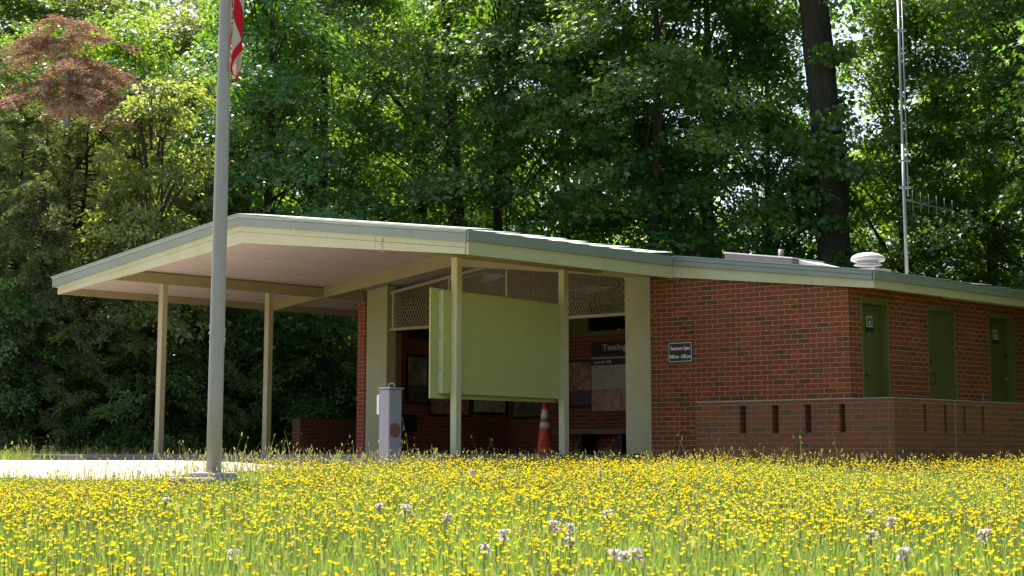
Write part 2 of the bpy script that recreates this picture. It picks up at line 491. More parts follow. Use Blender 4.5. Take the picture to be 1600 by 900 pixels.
class MB:
    """collects faces in WORLD coordinates, with brick UVs in metres"""

    def __init__(s):
        s.v, s.f, s.uv, s.mi, s.sm = [], [], [], [], []

    def face(s, pts, uv=None, mi=0, smooth=False):
        b = len(s.v)
        s.v += [tuple(map(float, p)) for p in pts]
        s.f.append(list(range(b, b + len(pts))))
        if uv is None:
            p0, p1, p2 = (Vector(p) for p in pts[:3])
            n = (p1 - p0).cross(p2 - p0)
            ax = max(range(3), key=lambda i: abs(n[i]))
            if ax == 0:
                uv = [(p[1], p[2]) for p in pts]
            elif ax == 1:
                uv = [(p[0], p[2]) for p in pts]
            else:
                uv = [(p[0], p[1]) for p in pts]
        s.uv.append(uv)
        s.mi.append(mi)
        s.sm.append(smooth)

    def prism(s, poly, d, mi=0, uoff=(0, 0)):
        """poly: list of 3-D points (planar, ccw seen from outside front); extruded by vector d (away from the viewer side)"""
        d = Vector(d)
        P = [Vector(p) for p in poly]
        Q = [p + d for p in P]
        s.face(P, mi=mi)
        s.face(Q[::-1], mi=mi)
        n = len(P)
        for i in range(n):
            j = (i + 1) % n
            s.face([P[j], P[i], Q[i], Q[j]], mi=mi)

    def box(s, x0, x1, y0, y1, z0, z1, mi=0):
        s.prism([(x0, y0, z0), (x1, y0, z0), (x1, y0, z1), (x0, y0, z1)], (0, y1 - y0, 0), mi)

    def boxc(s, c, size, rz=0, mi=0, M4=None):
        m = M4 or (Matrix.Translation(Vector(c)) @ Matrix.Rotation(rz, 4, 'Z'))
        x, y, z = (q / 2 for q in size)
        c8 = [m @ Vector((sx * x, sy * y, sz * z)) for sx in (-1, 1) for sy in (-1, 1) for sz in (-1, 1)]
        for q in ((0, 1, 3, 2), (4, 6, 7, 5), (0, 4, 5, 1), (2, 3, 7, 6), (0, 2, 6, 4), (1, 5, 7, 3)):
            s.face([c8[i] for i in q], mi=mi)

    def lathe(s, c, prof, seg=24, mi=0, smooth=True, cap=True, axis=None):
        """prof: list of (r, z)"""
        m = Matrix.Translation(Vector(c))
        if axis is not None:
            m = m @ Vector(axis).to_track_quat('Z', 'Y').to_matrix().to_4x4()
        rings = []
        for r, z in prof:
            rings.append([m @ Vector((r * math.cos(2 * math.pi * k / seg), r * math.sin(2 * math.pi * k / seg), z)) for k in range(seg)])
        for a, b in zip(rings[:-1], rings[1:]):
            for k in range(seg):
                j = (k + 1) % seg
                s.face([a[k], a[j], b[j], b[k]], mi=mi, smooth=smooth)
        if cap:
            s.face(rings[0][::-1], mi=mi)
            s.face(rings[-1], mi=mi)

    def tube(s, pts, rad, seg=8, mi=0, cap=True):
        P = [Vector(p) for p in pts]
        if isinstance(rad, (int, float)):
            rad = [rad] * len(P)
        rings = []
        ref = None
        for i, p in enumerate(P):
            t = (P[min(i + 1, len(P) - 1)] - P[max(i - 1, 0)]).normalized()
            if ref is None:
                ref = Vector((1, 0, 0)) if abs(t.x) < 0.9 else Vector((0, 1, 0))
            a = (ref - t * ref.dot(t)).normalized()
            ref = a
            b = t.cross(a)
            rings.append([p + (a * math.cos(2 * math.pi * k / seg) + b * math.sin(2 * math.pi * k / seg)) * rad[i] for k in range(seg)])
        for A, B in zip(rings[:-1], rings[1:]):
            for k in range(seg):
                j = (k + 1) % seg
                s.face([A[k], A[j], B[j], B[k]], mi=mi, smooth=True)
        if cap:
            s.face(rings[0][::-1], mi=mi)
            s.face(rings[-1], mi=mi)

    def build(s, name, mats, parent=None, bevel=0.0, weld=True, label=None):
        me = bpy.data.meshes.new(name)
        org = Vector(parent_loc(parent)) if parent is not None else (Vector(s.v[0]) if s.v else Vector())
        if parent is None:
            lo = [min(v[i] for v in s.v) for i in range(3)]
            hi = [max(v[i] for v in s.v) for i in range(3)]
            org = Vector(((lo[0] + hi[0]) / 2, (lo[1] + hi[1]) / 2, lo[2]))
        V = [(v[0] - org.x, v[1] - org.y, v[2] - org.z) for v in s.v]
        me.from_pydata(V, [], s.f)
        ul = me.uv_layers.new(name='UVMap')
        flat = [c for f in s.uv for q in f for c in q]
        ul.data.foreach_set('uv', flat)
        me.polygons.foreach_set('material_index', s.mi)
        me.polygons.foreach_set('use_smooth', s.sm)
        if not isinstance(mats, (list, tuple)):
            mats = [mats]
        for m in mats:
            me.materials.append(m)
        if weld:
            bm = bmesh.new()
            bm.from_mesh(me)
            bmesh.ops.remove_doubles(bm, verts=bm.verts, dist=1e-5)
            bmesh.ops.recalc_face_normals(bm, faces=bm.faces)
            bm.to_mesh(me)
            bm.free()
        me.update()
        o = bpy.data.objects.new(name, me)
        COL.objects.link(o)
        if parent is not None:
            o.parent = parent
        else:
            o.location = org
        if bevel:
            b = o.modifiers.new('bevel', 'BEVEL')
            b.width = bevel
            b.segments = 2
            b.limit_method = 'ANGLE'
            b.angle_limit = math.radians(50)
        if label:
            o['label'] = label
        return o


WLOC = {}


def parent_loc(p):
    """world location of a parent (rotation-free chains only)"""
    x = Vector((0, 0, 0))
    while p is not None:
        x = x + p.location
        p = p.parent
    return x


def text_obj(name, body, size, mat, parent, center, xdir, ydir, depth=0.002, width=None, ndir=None, align='CENTER'):
    cu = bpy.data.curves.new('text', 'FONT')
    cu.body = body
    cu.size = size
    cu.extrude = depth / 2
    cu.offset = size * 0.018
    cu.align_x = align
    cu.align_y = 'CENTER'
    to = bpy.data.objects.new('text', cu)
    COL.objects.link(to)
    bpy.context.view_layer.update()
    dg = bpy.context.evaluated_depsgraph_get()
    me = bpy.data.meshes.new_from_object(to.evaluated_get(dg))
    bpy.data.objects.remove(to)
    X = Vector(xdir).normalized()
    Y = Vector(ydir).normalized()
    Z = X.cross(Y)
    xs = [v.co.x for v in me.vertices]
    sx = 1.0
    if width:
        sx = width / max(1e-6, max(xs) - min(xs))
    org = Vector(center) - parent_loc(parent)
    for v in me.vertices:
        v.co = org + X * (v.co.x * sx) + Y * v.co.y + Z * v.co.z
    me.materials.clear()
    me.materials.append(mat)
    o = bpy.data.objects.new(name, me)
    COL.objects.link(o)
    o.parent = parent
    return o


def np_mesh(name, V, F, mats, sizes=None, mi=None, smooth=False):
    """V (n,3); F list of arrays (m,k) all same k, or list of several arrays"""
    me = bpy.data.meshes.new(name)
    if not isinstance(F, list):
        F = [F]
    nl = sum(f.size for f in F)
    npoly = sum(len(f) for f in F)
    me.vertices.add(len(V))
    me.vertices.foreach_set('co', np.ascontiguousarray(V, dtype=np.float32).ravel())
    me.loops.add(nl)
    me.loops.foreach_set('vertex_index', np.concatenate([f.ravel() for f in F]).astype(np.int32))
    me.polygons.add(npoly)
    tot = np.concatenate([np.full(len(f), f.shape[1]) for f in F]).astype(np.int32)
    st = np.concatenate([[0], np.cumsum(tot)[:-1]]).astype(np.int32)
    me.polygons.foreach_set('loop_start', st)
    me.polygons.foreach_set('loop_total', tot)
    if mi is not None:
        me.polygons.foreach_set('material_index', mi.astype(np.int32))
    if smooth:
        me.polygons.foreach_set('use_smooth', np.ones(npoly, dtype=bool))
    if not isinstance(mats, (list, tuple)):
        mats = [mats]
    for m in mats:
        me.materials.append(m)
    me.update(calc_edges=True)
    me.validate()
    return me


# ------------------------------------------------------------------ terrain
def smooth(a, b, x):
    t = np.clip((x - a) / (b - a), 0, 1)
    return t * t * (3 - 2 * t)


PATH = np.array([(-3.05, -4.62), (-3.75, -6.2), (-3.4, -7.9), (-3.15, -9.0), (-4.3, -10.0), (-6.6, -12.4), (-8.2, -14.6), (-19.5, -13.5), (-15.5, -9.4), (-11.6, -5.85), (-11.4, -4.62)])


def in_poly(X, Y, P):
    ins = np.zeros(np.shape(X), bool)
    n = len(P)
    for i in range(n):
        x1, y1 = P[i]
        x2, y2 = P[(i + 1) % n]
        c = ((y1 > Y) != (y2 > Y)) & (X < (x2 - x1) * (Y - y1) / (y2 - y1 + 1e-12) + x1)
        ins ^= c
    return ins


def poly_dist(X, Y, P):
    d = np.full(np.shape(X), 1e9)
    n = len(P)
    for i in range(n):
        ax, ay = P[i]
        bx, by = P[(i + 1) % n]
        dx, dy = bx - ax, by - ay
        t = np.clip(((X - ax) * dx + (Y - ay) * dy) / (dx * dx + dy * dy), 0, 1)
        d = np.minimum(d, np.hypot(X - ax - t * dx, Y - ay - t * dy))
    return d


def DL(X, Y):
    a, b = X - CAM[0], Y - CAM[1]
    return a * FWD[0] + b * FWD[1], a * RGT[0] + b * RGT[1]


def h_ground(X, Y):
    X = np.asarray(X, float)
    Y = np.asarray(Y, float)
    D, L = DL(X, Y)
    right = np.interp(D, [-40, 0, 6, 12, 18, 21.5, 26, 400], [-1.4, -0.80, -0.64, -0.50, -0.36, -0.275, -0.25, -0.25])
    left = np.interp(D, [-40, 0, 6, 12, 16, 18.3, 20.0, 22.5, 24.5, 28, 34, 400], [-1.4, -0.80, -0.64, -0.56, -0.55, -0.50, -0.31, -0.17, -0.125, -0.15, -0.16, -0.16])
    w = smooth(-1.2, -4.2, L) if False else 1 - smooth(-4.6, -1.4, L)
    z = right * (1 - w) + left * w
    amp = 0.022 * np.clip((D - 2) / 6, 0, 1)
    z = z + amp * (np.sin(X * 1.3 + Y * 0.7) * np.cos(Y * 1.1 - X * 0.4)) * (D < 24)
    return z


# the sheet of ground, fine near the camera and coarse out to the horizon
ds = np.concatenate([[-60, -30, -15, -6], np.arange(0, 34, 0.35), [35, 38, 42, 48, 56, 70, 100, 150, 250, 420]])
ls = np.concatenate([[-400, -220, -120, -70, -45, -30, -22, -17], np.arange(-13, 13.1, 0.35), [17, 22, 30, 45, 70, 120, 220, 400]])
DD, LL = np.meshgrid(ds, ls, indexing='ij')
GX = CAM[0] + DD * FWD[0] + LL * RGT[0]
GY = CAM[1] + DD * FWD[1] + LL * RGT[1]
GZ = h_ground(GX, GY)
V = np.stack([GX, GY, GZ], -1).reshape(-1, 3)
nr, nc = GX.shape
idx = np.arange(nr * nc).reshape(nr, nc)
F = np.stack([idx[:-1, :-1], idx[:-1, 1:], idx[1:, 1:], idx[1:, :-1]], -1).reshape(-1, 4)
me = np_mesh('ground', V, F, MAT['ground'], smooth=True)
g = bpy.data.objects.new('ground', me)
COL.objects.link(g)
tag(g, kind='structure')

# concrete path: thin slab that follows the ground
bm = bmesh.new()
vs = [bm.verts.new((x, y, 0)) for x, y in PATH]
bm.faces.new(vs)
bmesh.ops.triangulate(bm, faces=bm.faces)
for _ in range(4):
    bmesh.ops.subdivide_edges(bm, edges=[e for e in bm.edges if e.calc_length() > 0.8], cuts=1, use_grid_fill=True)
bmesh.ops.triangulate(bm, faces=bm.faces)
for v_ in bm.verts:
    v_.co.z = float(h_ground(v_.co.x, v_.co.y)) + 0.045
ext = bmesh.ops.extrude_face_region(bm, geom=list(bm.faces))
for q in ext['geom']:
    if isinstance(q, bmesh.types.BMVert):
        q.co.z -= 0.16
bmesh.ops.recalc_face_normals(bm, faces=bm.faces)
pm = bpy.data.meshes.new('path')
bm.to_mesh(pm)
bm.free()
pm.materials.append(MAT['concrete'])
po = bpy.data.objects.new('path', pm)
COL.objects.link(po)
tag(po, kind='structure')

# floor slab of the shelter (steps down at its edges)
mb = MB()
mb.prism([(-12.3, -4.6, 0), (-2.75, -4.6, 0), (-2.75, -0.45, 0), (1.66, -0.45, 0), (1.66, 9.6, 0), (-12.3, 9.6, 0)], (0, 0, -0.42))
fl = mb.build('floor', MAT['slab'], bevel=0.012)
tag(fl, kind='structure')

# ------------------------------------------------------------------ the building
XR = -7.50          # ridge
S = 0.1305          # roof slope
XL, XE, XW = -12.17, -2.90, 0.43   # left eave, right eave of the porch, right eave of the wide part
YG, YW, YB = -4.29, -0.05, 9.6     # porch gable, wide gable, back
ZT = 3.43           # roof surface at the ridge
ZC = 3.27           # ceiling at the ridge


def zr(x, z0):
    return z0 - S * abs(x - XR)


B = empty('restroom_building', (0, 0, 0), 'low red brick restroom building with shallow pitched roof and an open porch', 'building')

# roof deck (between roof surface and ceiling), three prisms along Y, with two skylight openings on the left slope
SKY = [(-9.20, -8.50, 1.95, 2.62), (-9.28, -8.60, 4.95, 5.55)]
mb = MB()
mc = MB()


def deck_cell(x0, x1, y0, y1):
    t = [(x0, y0, zr(x0, ZT)), (x1, y0, zr(x1, ZT)), (x1, y1, zr(x1, ZT)), (x0, y1, zr(x0, ZT))]
    b = [(x0, y0, zr(x0, ZC)), (x1, y0, zr(x1, ZC)), (x1, y1, zr(x1, ZC)), (x0, y1, zr(x0, ZC))]
    mb.face(t)
    mc.face(b[::-1])


xs = sorted({XL, XR} | {q for s_ in SKY for q in s_[:2]})
YGd, YWd = YG + 0.02, YW + 0.02
ys = sorted({YGd, YB, YWd} | {q for s_ in SKY for q in s_[2:]})
for i in range(len(xs) - 1):
    for j in range(len(ys) - 1):
        xm, ym = (xs[i] + xs[i + 1]) / 2, (ys[j] + ys[j + 1]) / 2
        if any(a < xm < b and c < ym < d for a, b, c, d in SKY):
            continue
        deck_cell(xs[i], xs[i + 1], ys[j], ys[j + 1])
deck_cell(XR, XE, YGd, YWd)
deck_cell(XR, XE, YWd, YB)
deck_cell(XE, XW, YWd, YB)
# edges of the deck
for x, y0, y1 in ((XL, YGd, YB), (XE, YGd, YWd), (XW, YWd, YB)):
    mb.face([(x, y0, zr(x, ZC)), (x, y1, zr(x, ZC)), (x, y1, zr(x, ZT)), (x, y0, zr(x, ZT))])
for xa, xb, y in ((XL, XR, YGd), (XR, XE, YGd), (XE, XW, YWd), (XL, XR, YB), (XR, XW, YB)):
    mb.face([(xa, y, zr(xa, ZC)), (xb, y, zr(xb, ZC)), (xb, y, zr(xb, ZT)), (xa, y, zr(xa, ZT))])
roof = mb.build('roof', MAT['roof'], B)
mc.build('ceiling', MAT['ceiling'], roof)

# overlapping roofing sheets along the right eaves and the gable edges, each tilted up at its far end
mb = MB()


def sheet(x0, x1, y0, y1, lift0=0.006, lift1=0.03):
    def P(x, y, l):
        return (x, y, zr(x, ZT) + l)
    th = 0.012
    top = [P(x0, y0, lift0 + th), P(x1, y0, lift0 + th), P(x1, y1, lift1 + th), P(x0, y1, lift1 + th)]
    bot = [P(x0, y0, lift0), P(x1, y0, lift0), P(x1, y1, lift1), P(x0, y1, lift1)]
    mb.face(top)
    mb.face(bot[::-1])
    for i in range(4):
        j = (i + 1) % 4
        mb.face([bot[i], bot[j], top[j], top[i]])


y = YG - 0.045
while y < YW - 0.1:
    w_ = random.uniform(0.42, 0.58)
    sheet(XR + 0.005, XE + 0.045, y, min(y + w_, YW + 0.3), 0.004, random.uniform(0.035, 0.052))
    y += w_
y = YW - 0.045
while y < YB - 0.1:
    w_ = random.uniform(0.55, 0.7)
    sheet(XE + 0.06, XW + 0.045, y, min(y + w_, YB), 0.004, random.uniform(0.012, 0.03))
    y += w_
sheet(XL - 0.045, XR - 0.005, YG - 0.045, YB, 0.004, 0.004)
mb.build('roofing_sheets', MAT['roof'], roof)

# gable trim and fascia boards
def gable(x0, x1, y, top, bot, thick, mat, name, parent):
    """board in the plane Y=y, facing -Y; top/bot: lists of (x,z)"""
    m = MB()
    poly = [(x, y, z) for x, z in bot] + [(x, y, z) for x, z in top[::-1]]
    m.prism(poly, (0, thick, 0))
    return m.build(name, mat, parent, bevel=0.003)


TRB = 3.272   # bottom of the trim at the ridge
gable(XL, XE, YG - 0.032, [(XL, zr(XL, 3.385)), (XR, 3.385), (XE, zr(XE, 3.385))], [(XL, zr(XL, TRB)), (XR, TRB), (XE, zr(XE, TRB))], 0.03, MAT['trim'], 'roof_trim', B)
gable(XL, XE, YG - 0.040, [(XL, zr(XL, ZT)), (XR, ZT), (XE, zr(XE, ZT))], [(XL, zr(XL, 3.388)), (XR, 3.388), (XE, zr(XE, 3.388))], 0.038, MAT['drip'], 'drip_edge', B)
for xj in (-10.4, -9.05, -6.32, -4.9, -3.9):
    mj = MB()
    mj.prism([(xj, YG - 0.0328, zr(xj, TRB + 0.002)), (xj + 0.006, YG - 0.0328, zr(xj, TRB + 0.002)), (xj + 0.006, YG - 0.0328, zr(xj, 3.384)), (xj, YG - 0.0328, zr(xj, 3.384))], (0, 0.0006, 0))
    mj.build('trim_joint', MAT['bench'], B)
# upper thin drip line on the trim
fa = gable(XL + 0.13, XE - 0.045, YG + 0.0, [(XL + 0.13, zr(XL + 0.13, TRB + 0.03)), (XR, TRB + 0.03), (XE - 0.045, zr(XE - 0.045, TRB + 0.03))],
           [(XL + 0.13, zr(XL + 0.13, 3.205)), (XR, 3.185), (XE - 0.045, zr(XE - 0.045, 3.20))], 0.045, MAT['cream_board'], 'fascia_board', B)
gable(XL + 0.13, XE - 0.045, YG - 0.006, [(XL + 0.13, zr(XL + 0.13, 3.201)), (XR, 3.181), (XE - 0.045, zr(XE - 0.045, 3.196))],
      [(XL + 0.13, 2.54), (-7.40, 3.010), (XE - 0.045, 2.520)], 0.05, MAT['cream_board'], 'fascia_board', B)
# rust streaks on the right half of the fascia
for x, w_, a, b in ((-4.62, 0.012, 3.235, 3.10), (-4.47, 0.022, 3.24, 3.055), (-4.50, 0.008, 3.2, 3.03)):
    mb = MB()
    mb.prism([(x - w_ / 2, YG - 0.0075, zr(x, b)), (x + w_ / 3, YG - 0.0075, zr(x, b)), (x + w_ / 2, YG - 0.0075, zr(x, a)), (x - w_ / 2, YG - 0.0075, zr(x, a))], (0, 0.001, 0))
    mb.build('rust_streak', MAT['stain'], fa)

# wide gable (over the brick front wall)
gable(XE, XW, YW - 0.032, [(XE, zr(XE, 3.372)), (XW, zr(XW, 3.372))], [(XE, zr(XE, 3.30)), (XW, zr(XW, 3.31))], 0.03, MAT['trim'], 'roof_trim', B)
gable(XE, XW, YW - 0.037, [(XE, zr(XE, ZT)), (XW, zr(XW, ZT))], [(XE, zr(XE, 3.375)), (XW, zr(XW, 3.375))], 0.035, MAT['trim'], 'roof_trim', B)
gable(XE - 0.04, XW - 0.03, YW, [(XE - 0.04, zr(XE, 3.33)), (XW - 0.03, zr(XW, 3.33))], [(XE - 0.04, zr(XE, 3.132)), (XW - 0.03, zr(XW, 3.207))], 0.045, MAT['cream_board'], 'fascia_board', B)


def eave(x, y0, y1, zt, zb, thick, mat, name):
    m = MB()
    sgn = 1 if thick > 0 else -1
    x = x + (0.008 if thick > 0 else -0.008)
    m.prism([(x, y0, zb), (x, y1, zb), (x, y1, zt), (x, y0, zt)], (-thick, 0, 0))
    return m.build(name, mat, B, bevel=0.003)


eave(XE + 0.032, YG - 0.030, YW - 0.034, zr(XE, ZT), 2.69, 0.03, MAT['trim'], 'roof_trim')
eave(XE - 0.0, YG + 0.002, YW - 0.002, 2.72, 2.515, 0.045, MAT['cream'], 'fascia_board')
eave(XW + 0.032, YW - 0.030, YB, zr(XW, ZT), 2.283, 0.03, MAT['trim'], 'roof_trim')
eave(XW, YW + 0.002, YB, 2.31, 2.172, 0.045, MAT['cream'], 'fascia_board')
eave(XL - 0.002, YG - 0.002, YB, zr(XL, ZT), 2.70, -0.03, MAT['trim'], 'roof_trim')
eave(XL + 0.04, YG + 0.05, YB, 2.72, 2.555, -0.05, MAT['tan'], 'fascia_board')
# ledger strip under the right eave over the middle and far doors
mb = MB()
mb.box(0.015, 0.36, 2.49, YB - 0.3, 2.215, 2.255)
mb.build('soffit_board', MAT['cream'], B)

# second rafter frame where the porch meets the walls
YR = 0.05
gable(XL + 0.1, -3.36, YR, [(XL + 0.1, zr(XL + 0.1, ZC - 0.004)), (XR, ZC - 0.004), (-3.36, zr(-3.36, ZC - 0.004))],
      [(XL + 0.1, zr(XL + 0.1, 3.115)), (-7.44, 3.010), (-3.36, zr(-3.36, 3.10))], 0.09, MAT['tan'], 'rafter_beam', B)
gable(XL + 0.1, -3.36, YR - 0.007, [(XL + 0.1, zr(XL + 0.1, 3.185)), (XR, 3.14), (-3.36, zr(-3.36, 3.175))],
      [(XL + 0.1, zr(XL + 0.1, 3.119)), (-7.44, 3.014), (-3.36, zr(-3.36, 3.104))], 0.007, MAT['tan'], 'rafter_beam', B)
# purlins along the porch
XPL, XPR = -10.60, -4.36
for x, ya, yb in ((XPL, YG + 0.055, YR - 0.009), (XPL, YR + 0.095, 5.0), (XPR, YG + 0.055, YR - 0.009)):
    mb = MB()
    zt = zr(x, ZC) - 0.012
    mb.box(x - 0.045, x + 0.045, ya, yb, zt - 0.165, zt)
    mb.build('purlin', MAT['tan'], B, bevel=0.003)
# posts
zpt = zr(XPL, ZC) - 0.178
for x, yy, mt in ((XPL, -3.29, 'tan_post'), (XPL, -1.11, 'tan_post'), (XPR, -3.00, 'cream'), (XPR, -0.76, 'cream')):
    mb = MB()
    mb.box(x - 0.055, x + 0.055, yy - 0.05, yy + 0.05, 0.0, zr(x, ZC) - 0.178)
    mb.build('post', MAT[mt], B, bevel=0.004)

# brick walls -----------------------------------------------------------------
W16 = 16.5 * 0.2032


def wall_front(x0, x1, y, zt0, zt1, thick, mat, name, z0=-0.4, u0=0.0):
    m = MB()
    m.prism([(x0, y, z0), (x1, y, z0), (x1, y, zt1), (x0, y, zt0)], (0, thick, 0))
    for k in range(2):
        m.uv[k] = [(a + u0, b) for a, b in m.uv[k]]
    return m


# front wall of the restroom wing; its right edge is the corner
mb = wall_front(-W16, 0.0, 0.0, zr(-W16, ZC) - 0.006, zr(0, ZC) - 0.006, 0.2, 'brick', 'w', u0=W16)
mb.build('brick_wall', MAT['brick'], B)
# door wall in pieces round the openings
doors = [(0.306, 1.014, 2.095), (2.048, 2.842, 2.095), (3.795, 4.61, 2.095)]
mb = MB()
zt = zr(0, ZC) - 0.006
edges = [0.2] + [q for d in doors for q in d[:2]] + [9.4]
segs = [(edges[i], edges[i + 1]) for i in range(0, len(edges), 2)]
for a, b in segs:
    m2 = [(0.0, a, -0.4), (0.0, b, -0.4), (0.0, b, zt), (0.0, a, zt)]
    mb.prism(m2, (-0.2, 0, 0))
for a, b, zd in doors:
    mb.prism([(0.0, a, zd), (0.0, b, zd), (0.0, b, zt), (0.0, a, zt)], (-0.2, 0, 0))
    mb.prism([(0.0, a, -0.4), (0.0, b, -0.4), (0.0, b, 0.0), (0.0, a, 0.0)], (-0.2, 0, 0))
mb.build('brick_wall', MAT['brick'], B)
# inner walls of the breezeway and the back
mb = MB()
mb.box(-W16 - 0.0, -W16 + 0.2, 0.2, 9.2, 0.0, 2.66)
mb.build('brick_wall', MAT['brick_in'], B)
mb = MB()
mb.box(-W16, -0.2, 9.2, 9.4, -0.4, 2.3)
mb.build('brick_wall', MAT['brick'], B)
mb = MB()
mb.box(-10.70, -10.50, 1.0, 4.9, -0.3, zr(-10.7, ZC) - 0.178)
lw = mb.build('brick_wall', MAT['brick_pale'], B)
mb = MB()
mb.box(-10.497, -10.488, 1.84, 4.69, 0.0, 2.84)
mb.build('brick_lining', MAT['brick_in'], lw)
YBK = 4.70
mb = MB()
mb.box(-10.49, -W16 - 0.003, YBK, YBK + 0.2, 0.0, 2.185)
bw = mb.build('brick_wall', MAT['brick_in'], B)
# clerestory over the back wall
CL = empty('clerestory_window', (0, 0, 0), None, None)
CL.parent = B
mb = MB()
mb.box(-10.49, -8.55, YBK + 0.04, YBK + 0.16, 2.19, 2.84)
mb.box(-8.545, -3.36, YBK + 0.04, YBK + 0.16, 2.19, 2.25)
for x in (-7.2, -5.8, -4.4):
    mb.box(x - 0.03, x + 0.03, YBK + 0.04, YBK + 0.16, 2.252, 2.80)
mb.build('window_frame', MAT['door_frame'], CL)
mb = MB()
mb.box(-8.545, -3.36, YBK + 0.095, YBK + 0.101, 2.252, 2.70)
mb.build('pane', MAT['glass'], CL)

# pillars
YP = 1.0
for name, x0, x1 in (('pillar', -10.47, -9.955), ('pillar', -4.635, -3.95)):
    mb = MB()
    mb.prism([(x0, YP, 0.02), (x1, YP, 0.02), (x1, YP, zr(x1, 3.25)), (x0, YP, zr(x0, 3.25))], (0, 0.22, 0))
    mb.build(name, MAT['cream'], B, bevel=0.004)
# painted panel on the left inside of the opening
mb = MB()
mb.box(-10.49, -10.44, YP + 0.56, 1.82, 0.02, 2.16)
mb.build('wall_panel', MAT['tan'], lw)

# wire screen in the gable of the breezeway
SC = empty('mesh_screen', (0, 0, 0), None, None)
SC.parent = B
mb = MB()
YS = YP + 0.05
XA, XB = -9.95, -4.64
zrail0, zrail1 = 2.135, 2.185
mb.box(XA, XB, YS, YS + 0.05, zrail0, zrail1)
FT = 3.135


def sl(xa, xb, z0, dz):
    mb.prism([(xa, YS, zr(xa, z0) - dz), (xb, YS, zr(xb, z0) - dz), (xb, YS, zr(xb, z0)), (xa, YS, zr(xa, z0))], (0, 0.05, 0))


sl(XA, XR, FT, 0.05)
sl(XR, XB, FT, 0.05)
for x in (XA + 0.085, -8.5, -7.18, -5.9, XB - 0.02):
    mb.box(x - 0.025, x + 0.025, YS + 0.002, YS + 0.048, zrail1, zr(x, FT) - 0.05)
mb.build('screen_frame', MAT['tan_post'], SC)
# expanded metal: diagonal strands
Vv, Ff = [], []
wx, wz = 0.031, 0.062          # half width / half height of a diamond
x0s, x1s, zb = XA + 0.1, XB - 0.04, zrail1 - 0.005


def clip_line(x, z, dx, dz):
    """longest run of the line inside the polygon zb<z<zr-.05"""
    ts = np.linspace(0, 3.0, 700)
    X = x + dx * ts
    Z = z + dz * ts
    ok = (X > x0s) & (X < x1s) & (Z > zb) & (Z < FT - S * np.abs(X - XR) - 0.045)
    if not ok.any():
        return None
    k = np.nonzero(ok)[0]
    return X[k[0]], Z[k[0]], X[k[-1]], Z[k[-1]]


ang = math.atan2(wz, wx)
cx, cz = math.cos(ang), math.sin(ang)
n_ = int((x1s - x0s + 1.6) / (2 * wx))
hw = 0.0046
for i in range(n_):
    for sg in (1, -1):
        xs_ = x0s - 0.8 + i * 2 * wx if sg > 0 else x1s + 0.8 - i * 2 * wx
        r_ = clip_line(xs_, zb - 0.001, sg * cx, cz)
        if r_ is None:
            continue
        xa, za, xb, zb_ = r_
        nx, nz = -cz * sg * hw, cx * hw
        yq = YS + 0.022 + (0.003 if sg > 0 else 0.0)
        b_ = len(Vv)
        Vv += [(xa - nx, yq, za - nz), (xa + nx, yq, za + nz), (xb + nx, yq, zb_ + nz), (xb - nx, yq, zb_ - nz)]
        Vv += [(p[0], p[1] + 0.0022, p[2]) for p in Vv[b_:b_ + 4]]
        for q in ((0, 1, 2, 3), (7, 6, 5, 4), (0, 4, 5, 1), (2, 6, 7, 3), (1, 5, 6, 2), (3, 7, 4, 0)):
            Ff.append([b_ + k for k in q])
me = np_mesh('wire_mesh', np.array(Vv), np.array(Ff), MAT['mesh'])
wm = bpy.data.objects.new('wire_mesh', me)
COL.objects.link(wm)
wm.parent = SC

# skylights: white well, milky dome
for a, b, c, d in SKY:
    so_ = empty('skylight', (0, 0, 0), None, None)
    so_.parent = B
    mb = MB()
    za, zb2 = zr(a, ZC), zr(b, ZC)
    ta, tb = zr(a, ZT) + 0.10, zr(b, ZT) + 0.10
    e = 0.02
    # inner liner walls (thin boxes) with a lip below the ceiling
    mb.prism([(a, c, za - 0.02), (b, c, zb2 - 0.02), (b, c, tb), (a, c, ta)], (0, e, 0))
    mb.prism([(a, d - e, za - 0.02), (b, d - e, zb2 - 0.02), (b, d - e, tb), (a, d - e, ta)], (0, e, 0))
    mb.prism([(a, c + e, za - 0.02), (a, d - e, za - 0.02), (a, d - e, ta), (a, c + e, ta)], (e, 0, 0))
    mb.prism([(b - e, c + e, zb2 - 0.02), (b - e, d - e, zb2 - 0.02), (b - e, d - e, tb), (b - e, c + e, tb)], (e, 0, 0))
    mb.build('skylight_well', MAT['well'], so_)
    mb = MB()
    mb.prism([(a - 0.03, c - 0.03, ta + 0.002), (b + 0.03, c - 0.03, tb + 0.002), (b + 0.03, d + 0.03, tb + 0.002), (a - 0.03, d + 0.03, ta + 0.002)], (0, 0, 0.012))
    mb.build('dome', MAT['frost'], so_)

